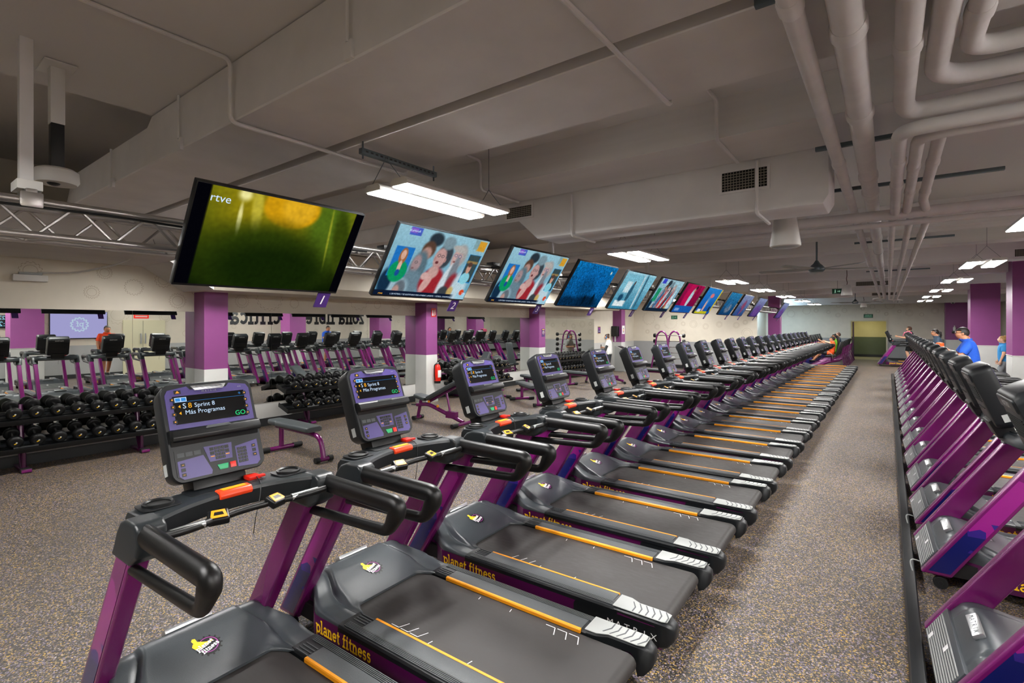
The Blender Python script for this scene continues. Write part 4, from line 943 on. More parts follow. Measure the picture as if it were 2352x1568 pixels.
o = sign('exit_sign', 'green exit sign hanging from the ceiling by the middle speaker', .30, .17, on('-y', (-1.35, 19.8, 3.05)), M_exit, [(s_, E_exit) for s_ in man+arrow])
obj('hanger_rod', tube(B(), [(0, .004, .08), (0, .004, .55)], .005, 6), M_steel, o)
sign('fire_sign', 'red fire equipment sign high on the second pillar', .16, .22, on('+x', (-9.2, 8.98, 2.25)), M_red, [(rect(-.06, -.01, -.08, -.02), M_wht), (rect(-.05, -.02, -.02, .06), M_wht), (rect(.015, .03, -.08, .06), M_wht), (rect(.04, .055, -.06, .08), M_wht)])
sign('notice_sign', 'purple notice with yellow border on the third pillar', .17, .27, on('+x', (-9.2, 14.02, 1.68)), M_dpurp, [(ringf(0, 0, .07, .078, 4), M_yel), (rect(-.06, .06, .09, .115), M_yel), (rect(-.05, .05, .03, .04), M_wht), (rect(-.05, .05, 0, .01), M_wht), (rect(-.05, .03, -.03, -.02), M_wht)])
sign('notice_sign', 'small purple notice with yellow border beside the last mirror', .22, .30, on('+x', (WX, 18.85, 1.72)), M_dpurp, [(rect(-.10, .10, .13, .145), M_yel), (rect(-.10, .10, -.145, -.13), M_yel), (rect(-.07, .07, .02, .10), M_mag), (rect(-.07, .07, -.06, -.04), M_wht)])
sign('notice_sign', 'white notice with dark figure on the fourth pillar', .26, .36, on('+x', (-9.2, 20.34, 1.72)), M_wht, [(disc(0, .06, .03), M_black), (rect(-.035, .035, -.06, .03), M_orange), (rect(-.03, .03, -.12, -.06), M_black)])
o = thing('paper_dispenser', 'black paper dispenser on the fourth pillar', 'dispenser', (-9.42, 20.15, 1.66)); obj('housing', bx(-.16, .12, -.20, 0, -.22, .22), M_black, o, bevel=.03, seg=3); obj('paper_strip', bx(-.05, .01, -.11, -.10, -.45, -.2), M_wht, o, smooth=False)
o = thing('waste_bin', 'tall grey bin with sloped opening beside the fourth pillar', 'bin', (-8.98, 19.75, 0))
obj('bin_body', prism(B(), [(-.22, 0), (.26, 0), (.26, .88), (-.22, 1.06)], -.30, .30), M_lgrey, o, bevel=.012); Ms = Matrix.Translation((.02, 0, .975)) @ Matrix.Rotation(atan2(.18, .48), 4, 'Y'); obj('bin_opening', box(B(), -.15, .15, -.2, .2, .0, .012, Ms), M_black, o, bevel=.004)
def extinguisher(p, label):
    o = thing('fire_extinguisher', label, 'extinguisher', p)
    obj('cylinder', lathe(B(), [(.001, 0), (.075, 0), (.08, .02), (.08, .36), (.065, .42), (.03, .45), (.001, .45)], 22), M_red, o); obj('foot_ring', lathe(B(), [(.001, -.03), (.078, -.03), (.082, .03), (.001, .03)], 22), M_black, o)
    obj('valve', bx(-.02, .02, -.03, .03, .45, .50), M_silver, o, bevel=.004); obj('squeeze_handle', tube(B(), [(0, -.02, .49), (.0, .09, .55)], .012, 8), M_black, o)
    obj('hose', tube(B(), arc([(0, -.02, .47), (.0, -.11, .44), (0, -.115, .2), (0, -.09, .06)], .08), .012, 8), M_black, o)
    obj('instruction_label', lathe(B(), [(.0805, .10), (.0815, .11), (.0815, .33), (.0805, .34)], 22), M_wht, o, label='white label') if False else obj('instruction_label', box(B(), .055, .0815, -.05, .05, .12, .30), M_wht, o, bevel=.004)
extinguisher((-9.11, 9.03, .50), 'red fire extinguisher hung on the second pillar'); extinguisher((-1.81, 35.2, .55), 'red fire extinguisher inside the far corridor')

# ---------------------------------------------------------------- dumbbell racks and benches
def dumbbell_proto():
    o = thing('dumbbell', '', 'dumbbell')
    X = Matrix.Rotation(radians(90), 4, 'Y')
    prof = [(.001, -.040), (.05, -.040), (.068, -.037), (.080, -.026), (.083, -.008), (.083, .012), (.076, .030), (.055, .039), (.02, .041), (.001, .041)]
    for s in (-1, 1):
        h = obj('weight_head', lathe(B(), [(r_, z*s+s*.135) for r_, z in prof], 26, X), M_iron, o, ang=60)
        if s > 0:
            bm = B(); lathe(bm, [(.044, .1765), (.050, .1775), (.050, .1755), (.044, .1755)], 22, X); obj('head_ring', bm, M_char, h)
            bm = B(); prism(bm, [(-.020, -.010), (-.010, -.018), (.012, -.006), (.004, .004)], .1765, .1775, axis='x'); obj('yellow_mark', bm, M_yel, h, smooth=False)
            bm = B(); prism(bm, [(-.004, .006), (.012, -.004), (.018, .012), (.004, .018)], .1765, .1775, axis='x'); obj('white_mark', bm, M_wht, h, smooth=False)
    obj('chrome_handle', lathe(B(), [(.001, -.10), (.016, -.10), (.018, 0), (.016, .10), (.001, .10)], 14, X), M_chrome, o)
    return o
DB = dumbbell_proto(); db_used = False
TIERS = ((-9.22, .455, 'lower'), (-9.30, .812, 'upper'))
def rack(y0, n, label, where):
    global db_used
    w_ = n*.217+.19; o = thing('dumbbell_rack', label, 'rack', (-9.2, y0+w_/2, 0), 0, 'two-tier dumbbell racks')
    ta_ = radians(17)
    for x, z, nm in TIERS:
        Mt_ = Matrix.Translation((x+9.2, 0, z-.085)) @ Matrix.Rotation(ta_, 4, 'Y')
        bm = B(); box(bm, -.19, .19, -w_/2, w_/2, -.022, -.004, Mt_); sh = obj('shelf_%s' % nm if False else 'shelf', bm, M_char, o, bevel=.004)
        bm = B(); box(bm, .175, .195, -w_/2, w_/2, -.045, .022, Mt_); obj('front_lip', bm, M_black, sh, bevel=.004)
        for xx in (.085, -.085):
            bm = B(); prism(bm, [(xx-.035, -.004), (xx+.035, -.004), (xx+.035, .012), (xx+.02, .006), (xx-.02, .006), (xx-.035, .012)], -w_/2+.01, w_/2-.01, M=Mt_); obj('saddle_rail', bm, M_black, sh, bevel=0)
        for s in (-1, 1):
            bm = B(); box(bm, -.17, .19, s*w_/2-.008, s*w_/2+.008, -.05, .03, Mt_); obj('end_plate', bm, M_black, sh, bevel=.006)
    for yy in (-w_/2+.52, w_/2-.52):
        bm = B(); tube(bm, arc([(-.27, yy, .94 if False else .86), (-.20, yy, .45), (-.13, yy, .16), (-.02, yy, .035)], .12), .036, 10, sx=1.0); obj('upright', bm, M_purpled, o)
        bm = B(); tube(bm, [(-.02, yy, .30), (-.02, yy, .05)], .026, 10); obj('brace', bm, M_purpled, o)
        bm = B(); box(bm, -.34, .18, yy-.05, yy+.05, .012, .05); ft = obj('foot', bm, M_purple, o, bevel=.006); obj('foot_pad', bx(.06, .15, yy-.055, yy+.055, .0, .058), M_rubber, ft, bevel=.006)
        bm = B(); tube(bm, [(.13, yy-.12, .34), (.13, yy+.12, .34)], .022, 10); obj('crossbar', bm, M_black, o)
    k = 0
    for x, z, nm in TIERS:
        for i in range(n):
            y = y0+.095+.217*(i+.5)
            lab = '%s dumbbell from the left, %s tier of the %s' % (ORD[i], nm, where)
            loc = (x, y, z+.003)
            if not db_used: db_used = True; q = DB; q.location = loc; q['label'] = lab
            else: q = dup(DB, loc, label=lab)
            q.rotation_euler = (0, ta_, 0); q['group'] = 'dumbbells on the '+where; k += 1
rack(.94, 10, 'two-tier dumbbell rack at the left edge of the photo', 'leftmost rack')
rack(5.05, 10, 'two-tier dumbbell rack between the first and second pillars', 'rack before the second pillar')
rack(9.55, 11, 'two-tier dumbbell rack between the second and third pillars', 'rack before the third pillar')
rack(14.6, 12, 'two-tier dumbbell rack beyond the third pillar', 'rack beyond the third pillar')

def pad(bm, L_, w0, w1, t, M):
    """upholstered board along x, tapering from w0 to w1"""
    rings = []
    for x, k in ((-L_/2, .80), (-L_/2+.015, .95), (-L_/2+.04, 1), (L_/2-.04, 1), (L_/2-.015, .95), (L_/2, .80)):
        w_ = (w0+(w1-w0)*(x+L_/2)/L_)*k
        rings.append([M @ Vector((x, a, c)) for a, c in rrect(w_, t*(.7+.3*k), t*.34, 3)])
    return loft(bm, rings)
def foot_bar(o, p, half, ang, wheels=False):
    R = Matrix.Translation(p) @ Matrix.Rotation(ang, 4, 'Z')
    f = obj('foot_bar', tube(B(), [R @ Vector((0, -half, .045)), R @ Vector((0, half, .045))], .034, 10), M_purple, o)
    for s in (-1, 1): obj('rubber_end', tube(B(), [R @ Vector((0, s*half*.62, .045)), R @ Vector((0, s*(half+.02), .045))], .042, 10), M_rubber, f)
def flat_bench(x, y, ang, label, n):
    o = thing('flat_bench', label, 'bench', (x, y, 0), ang, 'flat benches')
    T_z = lambda a, c: Matrix.Translation((a, 0, c))
    obj('seat_pad', pad(B(), .26, .22, .27, .075, T_z(-.56, .435)), M_vinyl, o); obj('back_pad', pad(B(), .88, .28, .26, .075, T_z(.015, .435)), M_vinyl, o)
    obj('frame_beam', tube(B(), arc([(-.58, 0, .365), (.36, 0, .365), (.60, 0, .34), (.68, 0, .06)], .22, 8), .036, 12), M_purple, o)
    obj('rear_post', tube(B(), [(-.46, 0, .37), (-.46, 0, .07)], .038, 10), M_purple, o)
    foot_bar(o, (-.46, 0, 0), .31, 0); foot_bar(o, (.68, 0, 0), .115, 0)
    return o
flat_bench(-7.08, 4.10, 0, 'flat bench with grey pad behind the two nearest treadmills', 0)
flat_bench(-7.20, 10.3, radians(-34), 'flat bench seen between the third and fourth consoles', 1)
flat_bench(-8.1, 11.9, radians(-25), 'flat bench standing close to the rack before the third pillar', 2)
flat_bench(-7.7, 13.9, radians(-12), 'flat bench in front of the rack beyond the third pillar', 3)
flat_bench(-6.3, 16.4, radians(-10), 'flat bench in the middle of the floor before the back wall', 4)
def incline_bench(x, y, ang, label, up=30):
    o = thing('incline_bench', label, 'bench', (x, y, 0), ang, 'adjustable benches')
    obj('seat_pad', pad(B(), .34, .24, .30, .075, Matrix.Translation((-.46, 0, .47)) @ Matrix.Rotation(radians(8), 4, 'Y')), M_vinyl, o)
    a = radians(up); c = Vector((-.26, 0, .46)); obj('back_pad', pad(B(), .86, .30, .27, .075, Matrix.Translation(c+Vector((cos(a)*.44, 0, sin(a)*.44))) @ Matrix.Rotation(-a, 4, 'Y')), M_vinyl, o)
    obj('back_beam', tube(B(), [c+Vector((0, 0, -.06)), c+Vector((cos(a)*.8, 0, sin(a)*.8-.06))], .03, 10), M_purple, o)
    obj('main_beam', tube(B(), arc([(-.62, 0, .30), (-.30, 0, .34), (.62, 0, .07)], .12), .04, 12), M_purple, o)
    obj('rear_leg', tube(B(), [(-.50, 0, .44), (-.60, 0, .05)], .034, 10), M_purple, o)
    obj('strut', tube(B(), [(.30, 0, .17), (c.x+cos(a)*.5, 0, c.z+sin(a)*.5-.06)], .022, 10), M_purple, o)
    obj('ladder_plate', bx(.20, .46, -.045, .045, .12, .25), M_purple, o, bevel=.01)
    obj('adjust_knob', ell(B(), (.0, -.05, .33), (.03, .03, .03)), M_orange, o); obj('adjust_knob', ell(B(), (-.24, -.05, .40), (.025, .025, .025)), M_orange, o)
    foot_bar(o, (.64, 0, 0), .33, 0); foot_bar(o, (-.60, 0, 0), .12, 0); obj('pull_handle', tube(B(), [(-.66, 0, .30), (-.78, 0, .29)], .014, 8), M_black, o)
    return o
incline_bench(-7.16, 7.15, radians(2), 'adjustable bench with raised back beside the second pillar', 26)
incline_bench(-8.42, 10.0, radians(80), 'steeply raised bench close to the rack beyond the second pillar', 62)
incline_bench(-7.6, 15.3, radians(30), 'steeply raised bench with dark pad beyond the third pillar', 66)

# arched purple barbell rack before the back wall
o = thing('barbell_rack', 'purple double-arched rack with small barbells before the back wall', 'rack', (-7.2, 20.4, 0))
for y in (-.16, .16):
    pts = [(-.52+.0, y, .06), (-.30, y, 1.25)]+[(-.30+.24*(1-cos(radians(a)))/1, y, 1.25+.42*sin(radians(a))) for a in range(20, 180, 20)]+[(.18, y, 1.25), (.36, y, .06)]
    pts = [(x+(-.2 if y < 0 else .22), yy, z) for x, yy, z in pts]
    obj('arch_frame', tube(B(), arc(pts, .05), .034, 10), M_purple, o)
obj('base_bar', bx(-.75, .62, -.24, -.10, 0, .08), M_purpled, o, bevel=.01); obj('base_bar', bx(-.75, .62, .10, .24, 0, .08), M_purpled, o, bevel=.01)
for k in range(6):
    z = .32+k*.235; bm = B(); tube(bm, [(-.62, -.02+.0, z), (.60, -.02, z)], .014, 10); bb = obj('barbell', bm, M_chrome, o)
    for s in (-1, 1): bm = B(); lathe(bm, [(.001, -.05), (.075, -.05), (.082, -.02), (.082, .03), (.06, .05), (.001, .05)], 18, Matrix.Translation((s*.60, -.02, z)) @ Matrix.Rotation(radians(90), 4, 'Y')); obj('end_weight', bm, M_black, bb)
tag(obj('exercise_ball', ell(B(), (-3.25, 25.22, .24), .24, 24), mat('ball_blue', '1c2a80', .35)), 'blue exercise ball beside the last left treadmill', 'ball')

# ---------------------------------------------------------------- recumbent bikes beyond the left row
def bike():
    o = thing('recumbent_bike', '', 'bike')
    obj('base_rail', tube(B(), arc([(-.75, 0, .10), (-.1, 0, .10), (.25, 0, .30), (.75, 0, .42)], .2), .05, 12), M_purple, o)
    for x, h in ((-.75, .30), (.72, .28)): obj('floor_bar', tube(B(), [(x, -h, .04), (x, h, .04)], .038, 10), M_black, o)
    obj('wheel_cover', lathe(B(), [(.001, -.09), (.22, -.09), (.27, -.06), (.27, .06), (.22, .09), (.001, .09)], 26, Matrix.Translation((-.55, 0, .40)) @ Matrix.Rotation(radians(90), 4, 'X')), mat('cover_navy', '1d1b5c', .35) if 'cover_navy' not in MATS else MATS['cover_navy'], o)
    obj('console_post', tube(B(), arc([(-.62, 0, .45), (-.72, 0, .85), (-.62, 0, 1.18)], .2), .035, 10), M_purple, o)
    Mc = Matrix.Translation((-.60, 0, 1.27)) @ Matrix.Rotation(radians(-22), 4, 'Y'); obj('console', prism(B(), rrect(.34, .36, .05), -.05, .03, axis='x', M=Mc), M_char, o, bevel=.015); obj('display', box(B(), .03, .033, -.13, .13, -.05, .14, Mc), E_scr, o, smooth=False)
    obj('front_handles', tube(B(), arc([(-.42, -.26, 1.02), (-.60, -.20, 1.0), (-.60, .20, 1.0), (-.42, .26, 1.02)], .08), .018, 10), M_black, o)
    obj('seat', pad(B(), .42, .40, .42, .09, Matrix.Translation((.42, 0, .60)) @ Matrix.Rotation(radians(-6), 4, 'Y')), M_rubber, o)
    obj('backrest', pad(B(), .58, .40, .34, .08, Matrix.Translation((.70, 0, .92)) @ Matrix.Rotation(radians(-72), 4, 'Y')), M_rubber, o)
    obj('seat_post', tube(B(), [(.45, 0, .34), (.45, 0, .57)], .05, 10), M_purple, o); obj('back_frame', tube(B(), [(.58, 0, .46), (.80, 0, .62), (.86, 0, .98)], .02, 10), M_purple, o)
    for s in (-1, 1):
        obj('side_handle', tube(B(), arc([(.50, s*.24, .48), (.46, s*.29, .70), (.34, s*.29, .72)], .06), .018, 8), M_alu, o); obj('rear_leg', tube(B(), [(.80, s*.14, .62), (.95, s*.20, .05)], .014, 8), M_purpled, o)
        obj('pedal', bx(-.32 if s > 0 else -.60, -.20 if s > 0 else -.48, s*.20-.05, s*.20+.05, .36, .39), M_black, o, bevel=.006)
    return o
BK = bike()
for k in range(8):
    lab = '%s recumbent bike from the camera beyond the left treadmill row' % ORD[k]; loc = (-2.40, 25.75+k*.98, 0)
    if k == 0: BK.location = loc; BK['label'] = lab; BK['group'] = 'recumbent bikes'
    else: dup(BK, loc, label=lab, group='recumbent bikes')

# ---------------------------------------------------------------- right wall, seen in the mirror
o = thing('wall_screen', 'bright lilac screen with gear emblem on the right wall', 'screen', (RX, 5.2, 1.93)); Mw = on('-x', (0, 0, 0))
obj('screen_frame', box(B(), -.83, .83, -.50, .50, 0, .05, Mw), M_black, o, bevel=.008)
obj('display', box(B(), -.80, .80, -.47, .47, .05, .0505, Mw), emis('lilac_screen', 'b9b4ee', 1.0), o, smooth=False)
bm = B(); flat(bm, gear_outline(0, .02, .27, 14, .05), lambda a, c: Mw @ Vector((a, c, .0515))); VF = slab2d('pf', .13); flat(bm, VF, lambda a, c: Mw @ Vector((a-VF[2]/2, c-.05, .0515))); obj('gear_emblem', bm, E_white, o, smooth=False)
o = thing('wall_clock', 'black digital clock with blue digits on the right wall', 'clock', (RX, 3.2, 2.05)); obj('clock_case', box(B(), -.26, .26, -.22, .22, 0, .05, Mw), M_black, o, bevel=.006)
bm = B(); flat(bm, text2d('8:22', .22), lambda a, c: Mw @ Vector((a, c-.09, .0515))); flat(bm, text2d('22', .17), lambda a, c: Mw @ Vector((a, c+.12, .0515))); obj('clock_digits', bm, E_led, o, smooth=False)
o = struct('door_2', bx(RX-.05, RX, 6.5, 7.9, 0, 2.12), mat('door_cream', 'd8d3b4', .4))
struct('door_handle', bx(RX-.09, RX-.05, 7.05, 7.09, 1.2, 1.6), M_silver, o); struct('door_handle', bx(RX-.09, RX-.05, 7.2, 7.24, 1.2, 1.6), M_silver, o); struct('door_gap', bx(RX-.053, RX-.05, 7.14, 7.15, 0, 2.1), M_dark, o)
sign('fire_sign', 'red sign above the cream door on the right wall', .5, .22, on('-x', (RX, 7.1, 2.3)), M_red, [(rect(-.2, .2, .02, .06), M_wht), (rect(-.2, .2, -.06, -.02), M_wht)])
bm = B(); VF = slab2d('zona libre de crítica', .52, .27); kx = 7.2/VF[2]; prev = len(bm.verts)
flat(bm, VF, lambda a, c: (RX-.012, 17.6-a*kx, 1.99+c))
tag(obj('wall_lettering', bm, M_black, smooth=False), 'large black zona libre de crítica lettering on the right wall', 'lettering')
struct('door_3', bx(RX-.04, RX, 22.4, 24.0, 0, 2.6), mat('door_plum', '4b1a4a', .4)); struct('door_4', bx(RX-.04, RX, 26.2, 27.6, 0, 2.6), MATS['door_plum'])
o = thing('poster_screen', 'tall glowing blue screen on the right wall', 'screen', (RX, 18.9, 1.6)); obj('screen_frame', box(B(), -.42, .42, -.72, .72, 0, .05, Mw), M_black, o, bevel=.006); obj('display', box(B(), -.39, .39, -.69, .69, .05, .0505, Mw), emis('blue_screen', '4a4fe0', 1.0), o, smooth=False)
o = thing('soap_dispenser', 'white hand gel dispenser on the far right pillar', 'dispenser', (2.62, 33.0, 1.62)); obj('bottle', lathe(B(), [(.001, 0), (.06, 0), (.06, .18), (.025, .22), (.02, .28), (.001, .28)], 16, Matrix.Translation((0, -.07, 0))), M_white, o); obj('bracket', bx(-.1, .1, -.14, 0, -.10, .02), M_black, o, bevel=.01)
o = thing('dome_camera', 'small white dome camera hanging before the far right pillar', 'camera', (2.55, 32.9, 3.05)); obj('dome', ell(B(), (0, 0, 0), (.10, .10, .08)), M_white, o); obj('stem', tube(B(), [(0, 0, .06), (-.05, 0, .55)], .015, 8), M_white, o); obj('lens', ell(B(), (0, -.07, -.04), .035), M_black, o)

# ---------------------------------------------------------------- people
def skin_mesh(name, V, Ed, Rr, m_, parent, lev=2, **k):
    me = bpy.data.meshes.new(name); me.from_pydata([tuple(v_) for v_ in V], Ed, [])
    t_ = bpy.data.objects.new('t', me); C.objects.link(t_)
    md = t_.modifiers.new('s', 'SKIN'); md.use_smooth_shade = True
    sv = me.skin_vertices[0].data
    for i, r_ in enumerate(Rr):
        sv[i].radius = r_ if isinstance(r_, tuple) else (r_, r_); sv[i].use_root = (i == 0)
    sb = t_.modifiers.new('b', 'SUBSURF'); sb.levels = lev; sb.render_levels = lev
    bpy.context.view_layer.update()
    out = bpy.data.meshes.new_from_object(t_.evaluated_get(bpy.context.evaluated_depsgraph_get())); out.name = name
    bpy.data.objects.remove(t_); bpy.data.meshes.remove(me)
    out.materials.clear(); out.materials.append(m_); out.shade_smooth()
    return link(name, out, parent, **k)
def person(label, loc, face, h, pose, shirt, pants, skin, hair, style='short', shorts=True, sex='m'):
    """pose: lean, arms ((elbow),(wrist)) left then right, legs ((knee),(ankle)) left then right, pelvis height; +x is forward"""
    o = thing('person', label, 'person', loc, face); k = h/1.75
    ph = pose.get('pelvis', .95); ln = pose.get('lean', 0); nod = pose.get('nod', 0)
    def up(z, x=0, y=0): return (x+sin(ln)*z, y, ph+cos(ln)*z)
    V = []; Rr = []; Ed = []
    def add(p, r_, par=None):
        V.append(Vector(p)*k); Rr.append(tuple(q*k for q in r_) if isinstance(r_, tuple) else r_*k); i = len(V)-1
        if par is not None: Ed.append((par, i))
        return i
    f_ = .9 if sex == 'f' else 1
    bk = pose.get('bulk', 1.0)
    pel = add(up(0), (.18*f_*bk, .135*bk), None); sp = add(up(.18), (.165*f_*bk, .128*bk), pel); ch = add(up(.35), (.195*f_, .14*bk), sp); nb = add(up(.475), (.11, .09), ch)
    nk = add(up(.53, .012), .074, nb); hx = .03+nod*.5
    jw = add(up(.582, hx+.012), (.078, .088), nk); hm = add(up(.652, hx+.006), (.098, .118), jw); cr = add(up(.722, hx-.004), (.085, .098), hm)
    nose = add(up(.632, hx+.118), .014, hm)
    hands = []
    for s, (el, wr) in zip((1, -1), pose['arms']):
        sh = add(up(.42, 0, s*.178*f_), .076*f_, ch); e_ = add(el, .056*f_, sh); w_ = add(wr, (.027, .024), e_)
        d = (Vector(wr)-Vector(el)).normalized(); pm = add(Vector(wr)+d*.055, (.038, .018), w_)
        side = Vector((0, s, 0)).cross(d).normalized(); fw = Vector((0, -s, 0)) if abs(d.y) < .8 else Vector((0, 0, 1)); fw = (fw-d*fw.dot(d)).normalized(); sd = d.cross(fw)
        for q, L_ in ((-.03, .062), (-.01, .075), (.01, .072), (.028, .056)):
            b_ = Vector(wr)+d*.095+sd*q; f1 = add(b_, .0085, pm); f2 = add(b_+d*L_*.5+fw*.012, .008, f1); add(b_+d*L_*.75+fw*.04, .007, f2)
        t1 = add(Vector(wr)+d*.05+sd*.045+fw*.01, .010, pm); add(Vector(wr)+d*.085+sd*.058+fw*.025, .008, t1); hands.append(Vector(wr))
    for s, (kn, an) in zip((1, -1), pose['legs']):
        hp = add(up(-.05, 0, s*.092), (.118*f_, .12), pel); mid = (Vector(up(-.05, 0, s*.092))*.5+Vector(kn)*.5); md = add(mid, .096*f_, hp); kn_ = add(kn, .066, md)
        cf = add(Vector(kn)*.6+Vector(an)*.4, .064, kn_); an_ = add(an, .043, cf); add(Vector(an)+Vector((.13, 0, -.045)), (.038, .028), an_)
    body = skin_mesh('body', V, Ed, Rr, skin, o)
    # clothing follows the body a little outside it
    SG = [(up(.0), up(.44), .13, 'S'), (up(.56), up(.72), .085, 'B'), (up(-.05, 0, -.07), up(-.05, 0, .07), .13, 'P')]
    for s, (el, wr), (kn, an) in zip((1, -1), pose['arms'], pose['legs']):
        S_, E_, W_ = Vector(up(.42, 0, s*.178*f_)), Vector(el), Vector(wr); H_, K_, A2 = Vector(up(-.05, 0, s*.092)), Vector(kn), Vector(an)
        SG += [(up(.42, 0, s*.08), S_, .08, 'S'), (S_, S_.lerp(E_, .62), .06, 'S'), (S_.lerp(E_, .80), W_, .05, 'B'), (W_, W_+(W_-E_).normalized()*.18, .04, 'B')]
        SG += [(H_, H_.lerp(K_, .80), .09, 'P'), (H_.lerp(K_, .97), A2, .06, 'B' if shorts else 'P'), (A2, A2+Vector((.13, 0, -.04)), .04, 'B')]
    SG = [(Vector(p)*k, Vector(q)*k, r_*k, t_) for p, q, r_, t_ in SG]
    def near(c):
        best = None
        for p, q, r_, t_ in SG:
            d = q-p; u = max(0, min(1, (c-p).dot(d)/max(1e-9, d.dot(d)))); e_ = (c-p-d*u).length-r_
            if best is None or e_ < best[0]: best = (e_, t_)
        return best[1]
    kinds = [near(p.center) for p in body.data.polygons]; low = Vector(up(-.07))*k
    def shell(nm, keep, off, m_):
        bm = B(); bm.from_mesh(body.data); bm.faces.ensure_lookup_table()
        bmesh.ops.delete(bm, geom=[f for f in bm.faces if not keep(kinds[f.index], f.calc_center_median())], context='FACES')
        bm.normal_update()
        for v_ in bm.verts: v_.co += v_.normal*off
        bmesh.ops.smooth_vert(bm, verts=[v_ for v_ in bm.verts if v_.is_boundary], factor=.5, use_axis_x=True, use_axis_y=True, use_axis_z=True)
        bd = [e for e in bm.edges if e.is_boundary]; nr = {v_: v_.normal.copy() for e in bd for v_ in e.verts}
        ex = bmesh.ops.extrude_edge_only(bm, edges=bd); hem = [g for g in ex['geom'] if isinstance(g, bmesh.types.BMVert)]
        for v_ in hem:      # hem turned in towards the body
            q = min(nr, key=lambda w_: (w_.co-v_.co).length_squared); v_.co -= nr[q]*off*.9
        return obj(nm, bm, m_, o, ang=80)
    shell('shirt', lambda t_, c: t_ == 'S' or (t_ == 'P' and c.z > low.z and abs(c.x) < .17*k), .020*k, shirt)
    shell('shorts' if shorts else 'trousers', lambda t_, c: t_ == 'P', .011*k, pants)
    for s, (kn, an) in zip((1, -1), pose['legs']):
        a = Vector(an)*k; bm = B(); ell(bm, a+Vector((.06, 0, -.045))*k, tuple(Vector((.14, .052, .050))*k)); obj('shoe', bm, M_black, o)
    hc = Vector(up(.652, hx+.0))*k
    # hair: a shell over the crown, back and sides of the head with a hairline above the brow
    bm = B(); ell(bm, hc+Vector((-.006, 0, .012))*k, (.108*k, .090*k, .112*k), 24)
    def bare(c): q = (c-hc)/k; return q.x > .055-.03*max(0, q.z/.05) and q.z < .052 or q.z < -.045 and q.x > -.05 or q.z < -.075 or (q.x > .0 and q.z < -.0)
    bmesh.ops.delete(bm, geom=[v_ for v_ in bm.verts if bare(v_.co)], context='VERTS')
    obj('hair', bm, hair, o)
    if style == 'bun': bm = B(); ell(bm, hc+Vector((-.07, 0, .09))*k, .05*k); obj('hair_bun', bm, hair, o)
    if style == 'tail': obj('ponytail', tube(B(), [hc+Vector(q)*k for q in ((-.085, 0, .03), (-.14, 0, .0), (-.16, 0, -.1), (-.15, 0, -.22))], [.03*k, .036*k, .03*k, .01*k], 10), hair, o)
    if style == 'long': obj('ponytail', tube(B(), [hc+Vector(q)*k for q in ((-.08, 0, .03), (-.14, 0, -.05), (-.16, .02, -.25), (-.15, .02, -.5))], [.045*k, .05*k, .045*k, .02*k], 10), hair, o)
    for s in (-1, 1):
        bm = B(); ell(bm, Vector(up(.662, hx+.094, s*.034))*k, .010*k, 8); obj('eye', bm, M_black, o)
        bm = B(); ell(bm, Vector(up(.637, hx+.0, s*.084))*k, (.02*k, .012*k, .03*k), 10); obj('ear', bm, skin, o)
    bm = B(); ell(bm, Vector(up(.589, hx+.092))*k, (.008*k, .024*k, .006*k), 10); obj('mouth', bm, mat('lips', '8a4a42', .5) if 'lips' not in MATS else MATS['lips'], o)
    P_ = {'k': k, 'hc': hc, 'up': up, 'hx': hx, 'o': o}
    return o, P_
cl = lambda n_, c: noisy(mat('cloth_'+n_, c, .8), 60, .05, .2)
def glasses(P_):
    k, up, hx = P_['k'], P_['up'], P_['hx']; bm = B()
    for s in (-1, 1):
        tube(bm, [Vector(up(.662+.024*sin(a), hx+.106, s*.036+.030*cos(a)))*k for a in [2*pi*i/12 for i in range(13)]], .0035*k, 6, False); tube(bm, [Vector(up(.667, hx+.103, s*.064))*k, Vector(up(.662, hx+.01, s*.088))*k], .003*k, 6)
    obj('glasses', bm, M_black, P_['o'])
def headphones(P_, m_):
    k, hc = P_['k'], P_['hc']
    for s in (-1, 1): bm = B(); ell(bm, hc+Vector((.0, s*.094, -.03))*k, (.036*k, .02*k, .042*k), 12); q = obj('ear_cup', bm, m_, P_['o'])
    obj('headband', tube(B(), [hc+Vector((0, .1*cos(a), .108*sin(a)))*k for a in [pi*i/10 for i in range(11)]], .009*k, 8), m_, P_['o'])
stand = dict(arms=[((.02, .24, 1.14), (.10, .24, .90)), ((.02, -.24, 1.14), (.10, -.24, .90))], legs=[((.12, .10, .50), (.02, .10, .09)), ((-.06, -.10, .50), (-.28, -.10, .12))])
pz = dict(stand, bulk=1.16, lean=radians(7), nod=.05, arms=[((.20, .26, 1.12), (.42, .07, 1.29)), ((.20, -.26, 1.12), (.42, -.05, 1.29))])
o, P_ = person('man in blue shirt and glasses holding an orange cloth on a right-row treadmill', (1.30, 13.25, .228), pi, 1.70, pz, cl('royal', '1450b8'), cl('navy', '1b2133'), M_skin, M_hair, 'short'); glasses(P_)
bm = B(); ell(bm, (.47, 0, 1.33), (.07, .08, .035), 16); ell(bm, (.45, .05, 1.28), (.05, .04, .05), 12); q = obj('hand_cloth', bm, cl('orange', 'e8561a')); q.location = (1.30, 13.25, .228); q.rotation_euler = (0, 0, pi); tag(q, 'crumpled orange cloth in the hands of the man in blue', 'cloth')
pz = dict(stand, lean=radians(5), nod=.02)
o, P_ = person('woman with dark ponytail and grey-blue shirt on a right-row treadmill', (1.30, 21.2, .228), pi, 1.60, pz, cl('slate', '37485a'), cl('black', '15171a'), M_skin, M_hair, 'tail', False, 'f'); glasses(P_)
pz = dict(stand, arms=[((.20, .26, 1.16), (.44, .22, 1.22)), ((.20, -.26, 1.16), (.44, -.22, 1.22))])
